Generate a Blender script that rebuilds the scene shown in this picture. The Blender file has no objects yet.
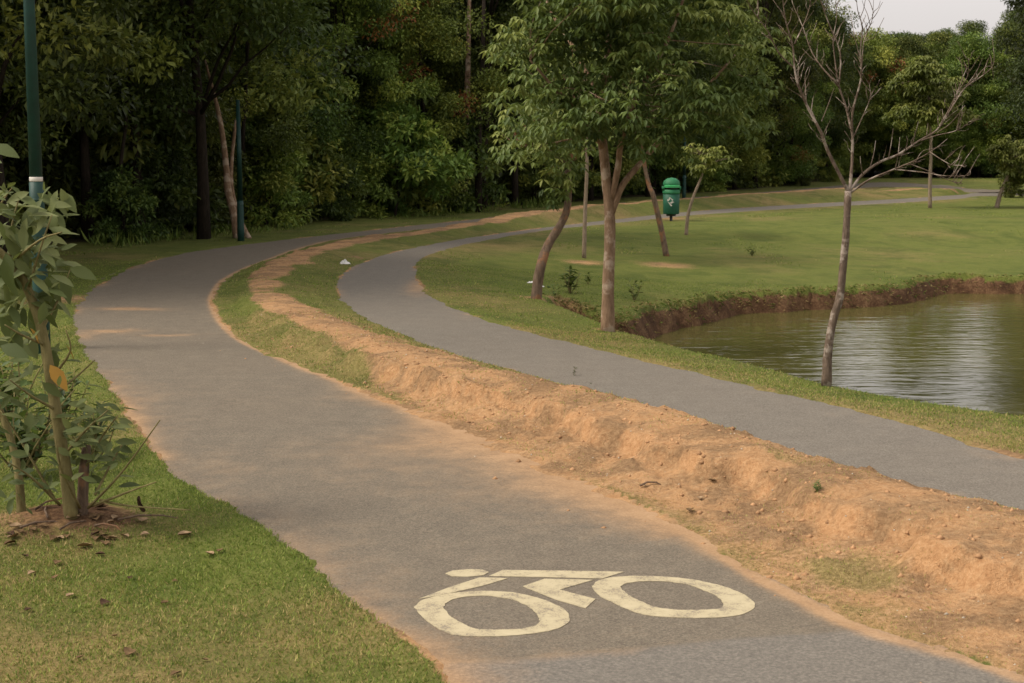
import bpy, math, random
import numpy as np
from mathutils import Vector

# ------------------------------------------------------------------ camera, sky, sun, exposure
SC = bpy.context.scene
COL = SC.collection
FPX, HCAM, YH = 1500.0, 1.75, 150.0
PITCH = math.atan((341.5 - YH) / FPX)
cam_d = bpy.data.cameras.new('camera'); cam = bpy.data.objects.new('camera', cam_d); COL.objects.link(cam)
cam.location = (0, 0, HCAM); cam.rotation_euler = (math.pi / 2 - PITCH, 0, 0)
cam_d.sensor_width = 36.0; cam_d.lens = FPX / 1024 * 36.0
cam_d.clip_start = 0.1; cam_d.clip_end = 2000
cam_d.dof.use_dof = True; cam_d.dof.focus_distance = 9.5; cam_d.dof.aperture_fstop = 9.0
SC.camera = cam

SUN_EL, SUN_DIR = math.radians(50), Vector((-0.85, -0.12, 0)).normalized()
world = bpy.data.worlds.new('World'); SC.world = world; world.use_nodes = True
wn, wl = world.node_tree.nodes, world.node_tree.links
wn.clear()
sky = wn.new('ShaderNodeTexSky'); sky.sky_type = 'NISHITA'; sky.sun_disc = False
sky.sun_elevation = SUN_EL; sky.sun_rotation = math.atan2(SUN_DIR.x, SUN_DIR.y)
sky.air_density = 1.0; sky.dust_density = 6.0; sky.ozone_density = 1.0
hs = wn.new('ShaderNodeHueSaturation'); hs.inputs['Saturation'].default_value = 0.12
tn = wn.new('ShaderNodeMix'); tn.data_type = 'RGBA'; tn.blend_type = 'MULTIPLY'; tn.inputs[0].default_value = 1.0
tn.inputs[7].default_value = (1.0, 0.96, 0.925, 1)
bg = wn.new('ShaderNodeBackground'); bg.inputs['Strength'].default_value = 0.15
wo = wn.new('ShaderNodeOutputWorld')
wl.new(sky.outputs[0], hs.inputs['Color']); wl.new(hs.outputs[0], tn.inputs[6]); 
# a broken layer of bright high cloud over most of the sky
ctc = wn.new('ShaderNodeTexCoord'); cno = wn.new('ShaderNodeTexNoise'); cno.inputs['Scale'].default_value = 1.6; cno.inputs['Detail'].default_value = 5
crp = wn.new('ShaderNodeValToRGB'); crp.color_ramp.elements[0].position = 0.3; crp.color_ramp.elements[0].color = (.45, .45, .45, 1); crp.color_ramp.elements[1].position = 0.65; crp.color_ramp.elements[1].color = (.85, .85, .85, 1)
cmx = wn.new('ShaderNodeMix'); cmx.data_type = 'RGBA'; cmx.inputs[7].default_value = (3.25, 3.05, 2.98, 1)
wl.new(ctc.outputs['Generated'], cno.inputs['Vector']); wl.new(cno.outputs['Fac'], crp.inputs[0]); wl.new(crp.outputs[0], cmx.inputs[0]); wl.new(tn.outputs[2], cmx.inputs[6])
wl.new(cmx.outputs[2], bg.inputs[0]); wl.new(bg.outputs[0], wo.inputs[0])

sun_d = bpy.data.lights.new('sun', 'SUN'); sun_d.energy = 1.6; sun_d.angle = math.radians(18); sun_d.color = (1.0, 0.89, 0.74)
sun = bpy.data.objects.new('sun', sun_d); COL.objects.link(sun)
sd = Vector((SUN_DIR.x * math.cos(SUN_EL), SUN_DIR.y * math.cos(SUN_EL), math.sin(SUN_EL)))
sun.rotation_euler = (-sd).to_track_quat('-Z', 'Y').to_euler(); sun.location = (-10, 5, 30)
SC.view_settings.view_transform = 'Standard'; SC.view_settings.look = 'None'
SC.view_settings.gamma = 1.0; SC.view_settings.use_curve_mapping = False
SC.view_settings.exposure = 0.92
SC.render.engine = 'CYCLES'
SC.cycles.max_bounces = 6; SC.cycles.diffuse_bounces = 3; SC.cycles.glossy_bounces = 2
SC.cycles.transmission_bounces = 3; SC.cycles.use_denoising = True
SC.cycles.caustics_reflective = False; SC.cycles.caustics_refractive = False

RNG = np.random.default_rng(7)
random.seed(7)

# ------------------------------------------------------------------ helpers: projecting, noise, distances
def gp(u, v, z=0.0):
    """point of the ground at height z seen at pixel (u, v)"""
    c, s = math.cos(PITCH), math.sin(PITCH)
    a, b = (u - 512) / FPX, -(v - 341.5) / FPX
    d = np.array([a, c + b * s, -s + b * c])
    t = (z - HCAM) / d[2]
    return np.array([d[0] * t, d[1] * t, z])
def dp(u, v, y):
    """point at distance y in front of the camera seen at pixel (u, v)"""
    c, s = math.cos(PITCH), math.sin(PITCH)
    a, b = (u - 512) / FPX, -(v - 341.5) / FPX
    d = np.array([a, c + b * s, -s + b * c])
    t = y / d[1]
    return np.array([d[0] * t, y, HCAM + d[2] * t])

def _hash(ix, iy, seed):
    n = (ix.astype(np.int64) * 374761393 + iy.astype(np.int64) * 668265263 + seed * 1442695041) & 0xFFFFFFFF
    n = ((n ^ (n >> 13)) * 1274126177) & 0xFFFFFFFF
    n = n ^ (n >> 16)
    return (n & 0xFFFFFF) / float(0xFFFFFF)
def vnoise(x, y, seed=0):
    ix, iy = np.floor(x), np.floor(y)
    fx, fy = x - ix, y - iy
    fx = fx * fx * (3 - 2 * fx); fy = fy * fy * (3 - 2 * fy)
    a = _hash(ix, iy, seed); b = _hash(ix + 1, iy, seed); c = _hash(ix, iy + 1, seed); d = _hash(ix + 1, iy + 1, seed)
    return (a + (b - a) * fx) * (1 - fy) + (c + (d - c) * fx) * fy
def fbm(x, y, sc, oct=4, seed=0, gain=0.5):
    s = 0; amp = 1; tot = 0; f = 1.0 / sc
    for k in range(oct):
        s = s + amp * (vnoise(x * f + 17.3 * k, y * f - 9.1 * k, seed + k) - 0.5); tot += amp
        amp *= gain; f *= 2.03
    return s / tot * 2
def sstep(a, b, x):
    t = np.clip((x - a) / (b - a), 0, 1); return t * t * (3 - 2 * t)
def catmull(P, n=8):
    P = np.asarray(P, float); out = []
    Q = np.vstack([2 * P[0] - P[1], P, 2 * P[-1] - P[-2]])
    for i in range(1, len(Q) - 2):
        p0, p1, p2, p3 = Q[i - 1], Q[i], Q[i + 1], Q[i + 2]
        for k in range(n):
            t = k / n
            out.append(0.5 * ((2 * p1) + (p2 - p0) * t + (2 * p0 - 5 * p1 + 4 * p2 - p3) * t * t + (3 * p1 - p0 - 3 * p2 + p3) * t ** 3))
    out.append(P[-1]); return np.array(out)
def polydist(x, y, L, vals=None):
    """distance to polyline L (Nx2+) and, if asked, the interpolated columns of vals at the nearest point"""
    shp = x.shape; x = x.ravel(); y = y.ravel()
    best = np.full(x.shape, 1e18); bi = np.zeros(x.shape, np.int32); bt = np.zeros(x.shape)
    for i in range(len(L) - 1):
        ax, ay = L[i][0], L[i][1]; dx, dy = L[i + 1][0] - ax, L[i + 1][1] - ay
        q = dx * dx + dy * dy + 1e-12
        t = np.clip(((x - ax) * dx + (y - ay) * dy) / q, 0, 1)
        d = (x - ax - t * dx) ** 2 + (y - ay - t * dy) ** 2
        m = d < best
        best[m] = d[m]; bi[m] = i; bt[m] = t[m]
    d = np.sqrt(best).reshape(shp)
    if vals is None: return d
    vals = np.asarray(vals)
    return d, [((vals[bi, k] * (1 - bt) + vals[bi + 1, k] * bt)).reshape(shp) for k in range(vals.shape[1])]
def inside(x, y, P):
    r = np.zeros(x.shape, bool); n = len(P)
    for i in range(n):
        x1, y1 = P[i][0], P[i][1]; x2, y2 = P[(i + 1) % n][0], P[(i + 1) % n][1]
        if y1 == y2: continue
        c = ((y1 > y) != (y2 > y)) & (x < (x2 - x1) * (y - y1) / (y2 - y1) + x1)
        r ^= c
    return r

# ------------------------------------------------------------------ helpers: meshes, things
def tag(o, label=None, cat=None, group=None, kind=None):
    if label: o['label'] = label
    if cat: o['category'] = cat
    if group: o['group'] = group
    if kind: o['kind'] = kind
    return o
def empty(name, loc, label=None, cat=None, group=None, rz=0.0):
    o = bpy.data.objects.new(name, None); COL.objects.link(o); o.location = loc; o.rotation_euler[2] = rz
    o.empty_display_size = 0.2
    return tag(o, label, cat, group)
def mesh_obj(name, V, F, mat, parent=None, attrs=None, smooth=False, loc=None):
    me = bpy.data.meshes.new(name)
    V = np.asarray(V, np.float32)
    if isinstance(F, np.ndarray):
        k = F.shape[1]
        me.vertices.add(len(V)); me.vertices.foreach_set('co', V.ravel())
        me.loops.add(F.size); me.loops.foreach_set('vertex_index', F.astype(np.int32).ravel())
        me.polygons.add(len(F)); me.polygons.foreach_set('loop_start', np.arange(0, F.size, k, dtype=np.int32))
        me.update(calc_edges=True)
    else:
        me.from_pydata([tuple(map(float, v)) for v in V], [], F); me.update()
    if attrs:
        for k, a in attrs.items():
            at = me.attributes.new(k, 'FLOAT', 'POINT'); at.data.foreach_set('value', np.asarray(a, np.float32).ravel())
    if smooth: me.polygons.foreach_set('use_smooth', np.ones(len(me.polygons), bool))
    me.materials.append(mat)
    o = bpy.data.objects.new(name, me); COL.objects.link(o)
    if parent is not None: o.parent = parent
    if loc is not None: o.location = loc
    return o
class MB:
    def __init__(s): s.V = []; s.F = []; s.A = []
    def add(s, V, F, a=0.0):
        o = len(s.V); s.V += [tuple(v) for v in V]; s.F += [tuple(i + o for i in f) for f in F]; s.A += [a] * len(V)
    def tube(s, P, R, n=8, cap=True, wob=0.0, seed=0, a=0.0):
        P = [np.asarray(p, float) for p in P]; rings = []; rr = random.Random(seed)
        up = np.array([0.31, 0.93, 0.2]); V = []
        for i, p in enumerate(P):
            t = (P[min(i + 1, len(P) - 1)] - P[max(i - 1, 0)]); t = t / (np.linalg.norm(t) + 1e-9)
            x = np.cross(up, t)
            if np.linalg.norm(x) < 1e-3: x = np.cross([1, 0, 0], t)
            x /= np.linalg.norm(x); y = np.cross(t, x)
            for k in range(n):
                an = 2 * math.pi * k / n; r = R[i] * (1 + wob * (rr.random() * 2 - 1))
                V.append(p + r * (math.cos(an) * x + math.sin(an) * y))
        F = []
        for i in range(len(P) - 1):
            for k in range(n):
                F.append((i * n + k, i * n + (k + 1) % n, (i + 1) * n + (k + 1) % n, (i + 1) * n + k))
        if cap:
            F.append(tuple(range(n))[::-1]); F.append(tuple((len(P) - 1) * n + k for k in range(n)))
        s.add(V, F, a)
    def lathe(s, prof, n=24, c=(0, 0, 0), a=0.0):
        V = []; F = []; c = np.asarray(c)
        for r, z in prof:
            for k in range(n):
                an = 2 * math.pi * k / n; V.append(c + np.array([r * math.cos(an), r * math.sin(an), z]))
        for i in range(len(prof) - 1):
            for k in range(n):
                F.append((i * n + k, i * n + (k + 1) % n, (i + 1) * n + (k + 1) % n, (i + 1) * n + k))
        F.append(tuple(range(n))[::-1]); F.append(tuple((len(prof) - 1) * n + k for k in range(n)))
        s.add(V, F, a)
    def box(s, c, d, rz=0.0):
        cx, cy, cz = c; V = []
        for z in (-1, 1):
            for x, y in ((-1, -1), (1, -1), (1, 1), (-1, 1)):
                px, py = x * d[0] / 2, y * d[1] / 2
                V.append((cx + px * math.cos(rz) - py * math.sin(rz), cy + px * math.sin(rz) + py * math.cos(rz), cz + z * d[2] / 2))
        s.add(V, [(3, 2, 1, 0), (4, 5, 6, 7), (0, 1, 5, 4), (1, 2, 6, 5), (2, 3, 7, 6), (3, 0, 4, 7)])
    def build(s, name, mat, parent=None, smooth=True, loc=None, attr=None):
        return mesh_obj(name, s.V, s.F, mat, parent, {attr: s.A} if attr else None, smooth, loc)
def unit(v): return v / (np.linalg.norm(v, axis=-1, keepdims=True) + 1e-9)
def leaves_mesh(P, D, N, L, W, T, fold=0.25, detail=False, droop=0.0):
    """leaf blades: base P, axis D, face normal N, length L, width W, tint T -> V, F, attr"""
    n = len(P); D = unit(D); S = unit(np.cross(D, N)); N = unit(np.cross(S, D))
    L = L[:, None]; W = W[:, None]
    if not detail:
        b = P; t = P + D * L - N * (droop * L)
        m = P + D * L * 0.45
        l = m + S * W * 0.5 + N * W * fold; r = m - S * W * 0.5 + N * W * fold
        V = np.stack([b, l, t, r], 1).reshape(-1, 3)
        i = np.arange(n)[:, None] * 4
        F = np.concatenate([i + np.array([[0, 2, 1]]), i + np.array([[0, 3, 2]])], 0)
        return V, F, np.repeat(T, 4)
    rows = [(0.0, 0.03), (0.18, 0.62), (0.42, 1.0), (0.68, 0.78), (0.88, 0.35), (1.0, 0.02)]
    vs = []
    for q, w in rows:
        c = P + D * L * q - N * (droop * L * q * q)
        vs += [c + S * W * 0.5 * w + N * W * fold * w, c, c - S * W * 0.5 * w + N * W * fold * w]
    V = np.stack(vs, 1).reshape(-1, 3); k = len(rows) * 3
    i = np.arange(n)[:, None] * k; fs = []
    for r in range(len(rows) - 1):
        a = r * 3
        fs += [i + np.array([[a, a + 1, a + 4, a + 3]]), i + np.array([[a + 1, a + 2, a + 5, a + 4]])]
    return V, np.concatenate(fs, 0), np.repeat(T, k)
def rdir(n, rng=RNG):
    v = rng.normal(size=(n, 3)); return unit(v)

# ------------------------------------------------------------------ helpers: materials
def new_mat(name):
    m = bpy.data.materials.new(name); m.use_nodes = True
    n, l = m.node_tree.nodes, m.node_tree.links
    b = n['Principled BSDF']; return m, n, l, b
def noise(n, l, scale, detail=4, rough=0.55, vec=None, dist=0.0):
    t = n.new('ShaderNodeTexNoise'); t.inputs['Scale'].default_value = scale; t.inputs['Detail'].default_value = detail
    t.inputs['Roughness'].default_value = rough; t.inputs['Distortion'].default_value = dist
    if vec is not None: l.new(vec, t.inputs['Vector'])
    return t.outputs['Fac']
def ramp(n, l, fac, stops):
    r = n.new('ShaderNodeValToRGB'); e = r.color_ramp.elements
    while len(e) < len(stops): e.new(0.5)
    for i, (p, c) in enumerate(stops):
        e[i].position = p; e[i].color = (c[0], c[1], c[2], 1) if not isinstance(c, (int, float)) else (c, c, c, 1)
    l.new(fac, r.inputs[0]); return r.outputs[0]
def mix(n, l, fac, a, b, mode='MIX'):
    m = n.new('ShaderNodeMix'); m.data_type = 'RGBA'; m.blend_type = mode
    for sock, v in ((m.inputs[0], fac), (m.inputs[6], a), (m.inputs[7], b)):
        if isinstance(v, (int, float)): sock.default_value = v if sock == m.inputs[0] else (v, v, v, 1)
        elif isinstance(v, tuple): sock.default_value = (*v, 1)
        else: l.new(v, sock)
    return m.outputs[2]
def math_n(n, l, op, a, b=None, clamp=False):
    m = n.new('ShaderNodeMath'); m.operation = op; m.use_clamp = clamp
    for s, v in ((m.inputs[0], a), (m.inputs[1], b)):
        if v is None: continue
        if isinstance(v, (int, float)): s.default_value = v
        else: l.new(v, s)
    return m.outputs[0]
def attr(n, name):
    a = n.new('ShaderNodeAttribute'); a.attribute_name = name; return a.outputs['Fac']
def objco(n):
    return n.new('ShaderNodeTexCoord').outputs['Object']
def bump(n, l, b, h, strength, dist):
    k = n.new('ShaderNodeBump'); k.inputs['Strength'].default_value = strength; k.inputs['Distance'].default_value = dist
    l.new(h, k.inputs['Height']); l.new(k.outputs[0], b.inputs['Normal'])
def mask(n, l, a, nz, width=0.35):
    """sharpen a soft mask with noise: where a + noise crosses one half"""
    s = math_n(n, l, 'ADD', a, math_n(n, l, 'MULTIPLY', math_n(n, l, 'SUBTRACT', nz, 0.5), 1.1))
    mr = n.new('ShaderNodeMapRange'); mr.interpolation_type = 'SMOOTHSTEP'
    mr.inputs[1].default_value = 0.5 - width / 2; mr.inputs[2].default_value = 0.5 + width / 2
    l.new(s, mr.inputs[0]); return mr.outputs[0]

def ground_material():
    m, n, l, b = new_mat('ground'); co = objco(n)
    big = noise(n, l, 0.55, 5, 0.6, co); mid = noise(n, l, 4, 6, 0.65, co); fine = noise(n, l, 38, 5, 0.7, co); vf = noise(n, l, 130, 3, 0.7, co)
    dirtc = ramp(n, l, mid, [(0.25, (0.28, 0.135, 0.055)), (0.5, (0.44, 0.255, 0.125)), (0.75, (0.58, 0.39, 0.225))])
    dirtc = mix(n, l, 0.55, dirtc, ramp(n, l, fine, [(0.3, (0.26, 0.14, 0.07)), (0.5, (0.44, 0.26, 0.125)), (0.72, (0.56, 0.38, 0.22))]))
    g = ramp(n, l, mid, [(0.25, (0.085, 0.102, 0.022)), (0.5, (0.122, 0.15, 0.026)), (0.75, (0.175, 0.165, 0.045))])
    g = mix(n, l, 0.5, g, ramp(n, l, fine, [(0.3, (0.06, 0.07, 0.02)), (0.5, (0.12, 0.138, 0.03)), (0.7, (0.21, 0.19, 0.08))]))
    dry = ramp(n, l, fine, [(0.3, (0.14, 0.10, 0.04)), (0.5, (0.25, 0.18, 0.075)), (0.7, (0.36, 0.27, 0.12))])
    dirtc = mix(n, l, math_n(n, l, 'MULTIPLY', attr(n, 'scarp'), 0.75), dirtc, ramp(n, l, fine, [(0.3, (0.37, 0.185, 0.08)), (0.7, (0.58, 0.345, 0.175))]))
    thatch = ramp(n, l, mix(n, l, 0.5, noise(n, l, 1.7, 5, 0.7, co, 0.6), mid), [(0.45, 0.0), (0.55, 0.85)])
    dirtc = mix(n, l, thatch, dirtc, ramp(n, l, fine, [(0.3, (0.13, 0.075, 0.04)), (0.55, (0.25, 0.155, 0.08)), (0.75, (0.36, 0.25, 0.14))]))
    g = mix(n, l, mask(n, l, attr(n, 'dry'), big, 0.8), g, dry)
    dk = noise(n, l, 1.1, 6, 0.7, co, 0.5)
    g = mix(n, l, ramp(n, l, dk, [(0.47, 0.0), (0.62, 0.6)]), g, (0.055, 0.082, 0.014))
    c = mix(n, l, mask(n, l, attr(n, 'dirt'), mix(n, l, 0.5, mid, fine), 0.35), g, dirtc)
    bank = ramp(n, l, mix(n, l, 0.5, mid, fine), [(0.32, (0.025, 0.014, 0.009)), (0.5, (0.11, 0.058, 0.03)), (0.68, (0.27, 0.165, 0.085))])
    c = mix(n, l, mask(n, l, attr(n, 'bank'), mid, 0.3), c, bank)
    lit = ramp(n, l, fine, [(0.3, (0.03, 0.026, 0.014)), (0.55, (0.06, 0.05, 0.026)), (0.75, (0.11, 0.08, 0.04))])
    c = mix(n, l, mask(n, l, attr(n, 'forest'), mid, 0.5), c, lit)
    l.new(c, b.inputs['Base Color']); b.inputs['Roughness'].default_value = 0.95; b.inputs['Specular IOR Level'].default_value = 0.15
    h = math_n(n, l, 'ADD', math_n(n, l, 'MULTIPLY', mid, 1.2), math_n(n, l, 'ADD', math_n(n, l, 'MULTIPLY', fine, 0.5), math_n(n, l, 'MULTIPLY', vf, 0.2)))
    bump(n, l, b, h, 0.9, 0.045)
    return m
def asphalt_material(name='asphalt', k=(1, 1, 1)):
    m, n, l, b = new_mat(name)
    T = lambda c: tuple(a * q for a, q in zip(c, k)); co = objco(n)
    big = noise(n, l, 0.8, 5, 0.6, co); mid = noise(n, l, 5, 6, 0.7, co); grain = noise(n, l, 120, 4, 0.75, co); sp = noise(n, l, 70, 4, 0.8, co)
    c = ramp(n, l, mix(n, l, 0.14, grain, mid), [(0.37, T((0.085, 0.075, 0.063))), (0.5, T((0.142, 0.126, 0.105))), (0.63, T((0.225, 0.21, 0.175)))])
    c = mix(n, l, ramp(n, l, big, [(0.35, 0.0), (0.7, 0.28)]), c, T((0.16, 0.136, 0.108)))
    pat = ramp(n, l, sp, [(0.32, (0.10, 0.09, 0.077)), (0.5, (0.15, 0.135, 0.115)), (0.66, (0.22, 0.198, 0.165))])
    c = mix(n, l, attr(n, 'patch'), c, pat)
    dust = ramp(n, l, mix(n, l, 0.5, mid, sp), [(0.3, (0.24, 0.14, 0.072)), (0.5, (0.37, 0.225, 0.115)), (0.7, (0.49, 0.32, 0.18))])
    d = attr(n, 'dust')
    dm = mask(n, l, d, mix(n, l, 0.4, mid, sp), 0.9)
    c = mix(n, l, math_n(n, l, 'MULTIPLY', dm, 0.82), c, dust)
    # fine cracks: distance-to-edge of big voronoi cells, shown in few places only
    l.new(c, b.inputs['Base Color'])
    vo = n.new('ShaderNodeTexVoronoi'); vo.feature = 'DISTANCE_TO_EDGE'; vo.inputs['Scale'].default_value = 0.75
    wv = n.new('ShaderNodeVectorMath'); wv.operation = 'ADD'; nz = n.new('ShaderNodeTexNoise'); nz.inputs['Scale'].default_value = 3.5; nz.inputs['Detail'].default_value = 5
    l.new(co, nz.inputs['Vector']); sc = n.new('ShaderNodeVectorMath'); sc.operation = 'SCALE'; sc.inputs[3].default_value = 0.5
    l.new(nz.outputs['Color'], sc.inputs[0]); l.new(co, wv.inputs[0]); l.new(sc.outputs[0], wv.inputs[1]); l.new(wv.outputs[0], vo.inputs['Vector'])
    cr = ramp(n, l, vo.outputs['Distance'], [(0.0, 1.0), (0.006, 0.0)])
    cm = math_n(n, l, 'MULTIPLY', cr, ramp(n, l, big, [(0.52, 0.0), (0.6, 0.45)]))
    c2 = mix(n, l, cm, c, (0.06, 0.05, 0.04)); l.new(c2, b.inputs['Base Color'])
    b.inputs['Roughness'].default_value = 0.85; b.inputs['Specular IOR Level'].default_value = 0.25
    bump(n, l, b, math_n(n, l, 'ADD', grain, math_n(n, l, 'MULTIPLY', mid, 2.0)), 0.5, 0.006)
    return m
def paint_material():
    m, n, l, b = new_mat('worn_road_paint'); co = objco(n)
    a = noise(n, l, 9, 6, 0.75, co); f = noise(n, l, 120, 3, 0.7, co)
    c = ramp(n, l, a, [(0.3, (0.33, 0.275, 0.17)), (0.5, (0.41, 0.35, 0.22)), (0.7, (0.47, 0.405, 0.265))])
    w = ramp(n, l, mix(n, l, 0.45, a, f), [(0.42, 0.85), (0.475, 0.0)])
    c = mix(n, l, w, c, (0.19, 0.16, 0.12))
    l.new(c, b.inputs['Base Color']); b.inputs['Roughness'].default_value = 0.75
    bump(n, l, b, f, 0.4, 0.003)
    return m
def leaf_material(name, dark, mid, light, rust=(0.20, 0.085, 0.03), trans=0.25, hue=0.03, rough=0.55):
    m, n, l, b = new_mat(name)
    t = attr(n, 'tint')
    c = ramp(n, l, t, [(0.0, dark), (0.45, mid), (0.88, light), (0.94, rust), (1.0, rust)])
    oi = n.new('ShaderNodeObjectInfo')
    hsn = n.new('ShaderNodeHueSaturation')
    hv = n.new('ShaderNodeMapRange'); hv.inputs[3].default_value = 0.5 - hue; hv.inputs[4].default_value = 0.5 + hue * 0.6
    l.new(oi.outputs['Random'], hv.inputs[0]); l.new(hv.outputs[0], hsn.inputs['Hue'])
    vv = n.new('ShaderNodeMapRange'); vv.inputs[3].default_value = 0.72; vv.inputs[4].default_value = 1.3
    vr = math_n(n, l, 'FRACT', math_n(n, l, 'MULTIPLY', oi.outputs['Random'], 7.31))
    l.new(vr, vv.inputs[0]); l.new(vv.outputs[0], hsn.inputs['Value']); l.new(c, hsn.inputs['Color'])
    co = hsn.outputs[0]
    l.new(co, b.inputs['Base Color']); b.inputs['Roughness'].default_value = rough; b.inputs['Specular IOR Level'].default_value = 0.3
    tr = n.new('ShaderNodeBsdfTranslucent'); l.new(mix(n, l, 0.35, co, (0.16, 0.2, 0.03)), tr.inputs[0])
    mx = n.new('ShaderNodeMixShader'); mx.inputs[0].default_value = trans
    out = n['Material Output']
    l.new(b.outputs[0], mx.inputs[1]); l.new(tr.outputs[0], mx.inputs[2]); l.new(mx.outputs[0], out.inputs[0])
    return m
def bark_material(name, lo, hi, patch=None, scale=1.0):
    m, n, l, b = new_mat(name); co = objco(n)
    mp = n.new('ShaderNodeMapping'); mp.inputs['Scale'].default_value = (1, 1, 0.28); l.new(co, mp.inputs[0])
    a = noise(n, l, 26 * scale, 6, 0.7, mp.outputs[0]); k = noise(n, l, 5 * scale, 4, 0.6, co)
    c = ramp(n, l, a, [(0.3, lo), (0.7, hi)])
    if patch: c = mix(n, l, ramp(n, l, k, [(0.52, 0.0), (0.6, 0.85)]), c, patch)
    l.new(c, b.inputs['Base Color']); b.inputs['Roughness'].default_value = 0.92; b.inputs['Specular IOR Level'].default_value = 0.15
    bump(n, l, b, a, 0.8, 0.02); return m
def flat_material(name, col, rough=0.5, var=0.15, spec=0.5, scale=8):
    m, n, l, b = new_mat(name); co = objco(n)
    a = noise(n, l, scale, 5, 0.65, co)
    lo = tuple(x * (1 - var) for x in col); hi = tuple(min(1, x * (1 + var)) for x in col)
    l.new(ramp(n, l, a, [(0.3, lo), (0.7, hi)]), b.inputs['Base Color'])
    b.inputs['Roughness'].default_value = rough; b.inputs['Specular IOR Level'].default_value = spec
    return m
def water_material():
    m, n, l, b = new_mat('pond_water'); co = objco(n)
    b.inputs['Base Color'].default_value = (0.085, 0.08, 0.024, 1); b.inputs['Roughness'].default_value = 0.06
    b.inputs['IOR'].default_value = 1.33; b.inputs['Specular IOR Level'].default_value = 0.5
    mp = n.new('ShaderNodeMapping'); mp.inputs['Scale'].default_value = (0.55, 1.6, 1); mp.inputs['Rotation'].default_value = (0, 0, math.radians(8)); l.new(co, mp.inputs[0])
    a = noise(n, l, 2.6, 3, 0.5, mp.outputs[0], 0.7); c = noise(n, l, 8.0, 2, 0.5, mp.outputs[0])
    bump(n, l, b, math_n(n, l, 'ADD', a, math_n(n, l, 'MULTIPLY', c, 0.25)), 0.20, 0.05)
    return m

M = dict(
    ground=ground_material(), asphalt=asphalt_material(k=(.99, .935, .85)), asphalt_foot=asphalt_material('footpath_asphalt', (1.05, 1.04, 1.03)), paint=paint_material(), water=water_material(),
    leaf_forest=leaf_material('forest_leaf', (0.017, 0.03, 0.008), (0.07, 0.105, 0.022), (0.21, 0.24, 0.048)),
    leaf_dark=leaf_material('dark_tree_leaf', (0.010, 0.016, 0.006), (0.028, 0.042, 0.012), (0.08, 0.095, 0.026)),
    leaf_edge=leaf_material('edge_leaf', (0.03, 0.055, 0.012), (0.15, 0.22, 0.042), (0.38, 0.41, 0.08), rust=(0.24, 0.10, 0.03)),
    leaf_palm=leaf_material('palmate_leaf', (0.032, 0.058, 0.014), (0.118, 0.17, 0.042), (0.30, 0.34, 0.095), trans=0.34, hue=0.01),
    leaf_lime=leaf_material('lime_leaf', (0.07, 0.095, 0.018), (0.17, 0.20, 0.04), (0.30, 0.31, 0.07), trans=0.3, hue=0.01),
    leaf_sap=leaf_material('sapling_leaf', (0.055, 0.085, 0.024), (0.145, 0.18, 0.056), (0.31, 0.33, 0.13), rust=(0.50, 0.27, 0.045), trans=0.3, hue=0.0, rough=0.65),
    grass=leaf_material('grass_blade', (0.055, 0.10, 0.014), (0.15, 0.215, 0.034), (0.32, 0.35, 0.085), rust=(0.42, 0.32, 0.14), trans=0.3, hue=0.0, rough=0.7),
    bark_dark=bark_material('dark_bark', (0.012, 0.009, 0.006), (0.04, 0.03, 0.022)),
    bark_pale=bark_material('pale_bark', (0.16, 0.115, 0.075), (0.34, 0.27, 0.20)),
    bark_main=bark_material('grey_brown_bark', (0.14, 0.085, 0.05), (0.32, 0.215, 0.14), (0.42, 0.33, 0.25)),
    bark_red=bark_material('peeling_bark', (0.085, 0.058, 0.04), (0.24, 0.17, 0.12), (0.30, 0.15, 0.075)),
    bark_dead=bark_material('dead_bark', (0.07, 0.05, 0.036), (0.21, 0.155, 0.115), (0.38, 0.32, 0.265), 1.6),
    stem=bark_material('green_brown_stem', (0.12, 0.10, 0.04), (0.26, 0.22, 0.10)),
    green_post=flat_material('green_post_paint', (0.004, 0.038, 0.029), 0.6, 0.25),
    green_post2=flat_material('green_sleeve_paint', (0.004, 0.040, 0.030), 0.6, 0.2),
    white=flat_material('white_band', (0.62, 0.58, 0.52), 0.6),
    lamp=flat_material('lamp_glass', (0.6, 0.6, 0.56), 0.25),
    bin=flat_material('bin_green', (0.006, 0.085, 0.045), 0.65, 0.15),
    bin_lid=flat_material('bin_lid_green', (0.012, 0.15, 0.055), 0.65, 0.12),
    bin_lip=flat_material('bin_lip_green', (0.05, 0.36, 0.12), 0.4, 0.1),
    black=flat_material('slot_shade_black', (0.006, 0.008, 0.006), 0.7),
    steel=flat_material('dark_post_metal', (0.03, 0.03, 0.03), 0.5),
    dead_leaf=flat_material('dead_leaf', (0.15, 0.095, 0.048), 0.9, 0.5, 0.1, 30), dead_leaf_tan=flat_material('dead_leaf_tan', (0.32, 0.22, 0.13), 0.9, 0.5, 0.1, 30), dead_leaf_dark=flat_material('dead_leaf_dark', (0.07, 0.04, 0.025), 0.9, 0.5, 0.1, 30),
    litter=flat_material('white_litter', (0.72, 0.70, 0.67), 0.6),
    clod=flat_material('dirt_clod', (0.36, 0.21, 0.11), 0.95, 0.4, 0.1, 5),
    stone=flat_material('pale_stone', (0.42, 0.36, 0.28), 0.9, 0.35, 0.1, 6),
)

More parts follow.
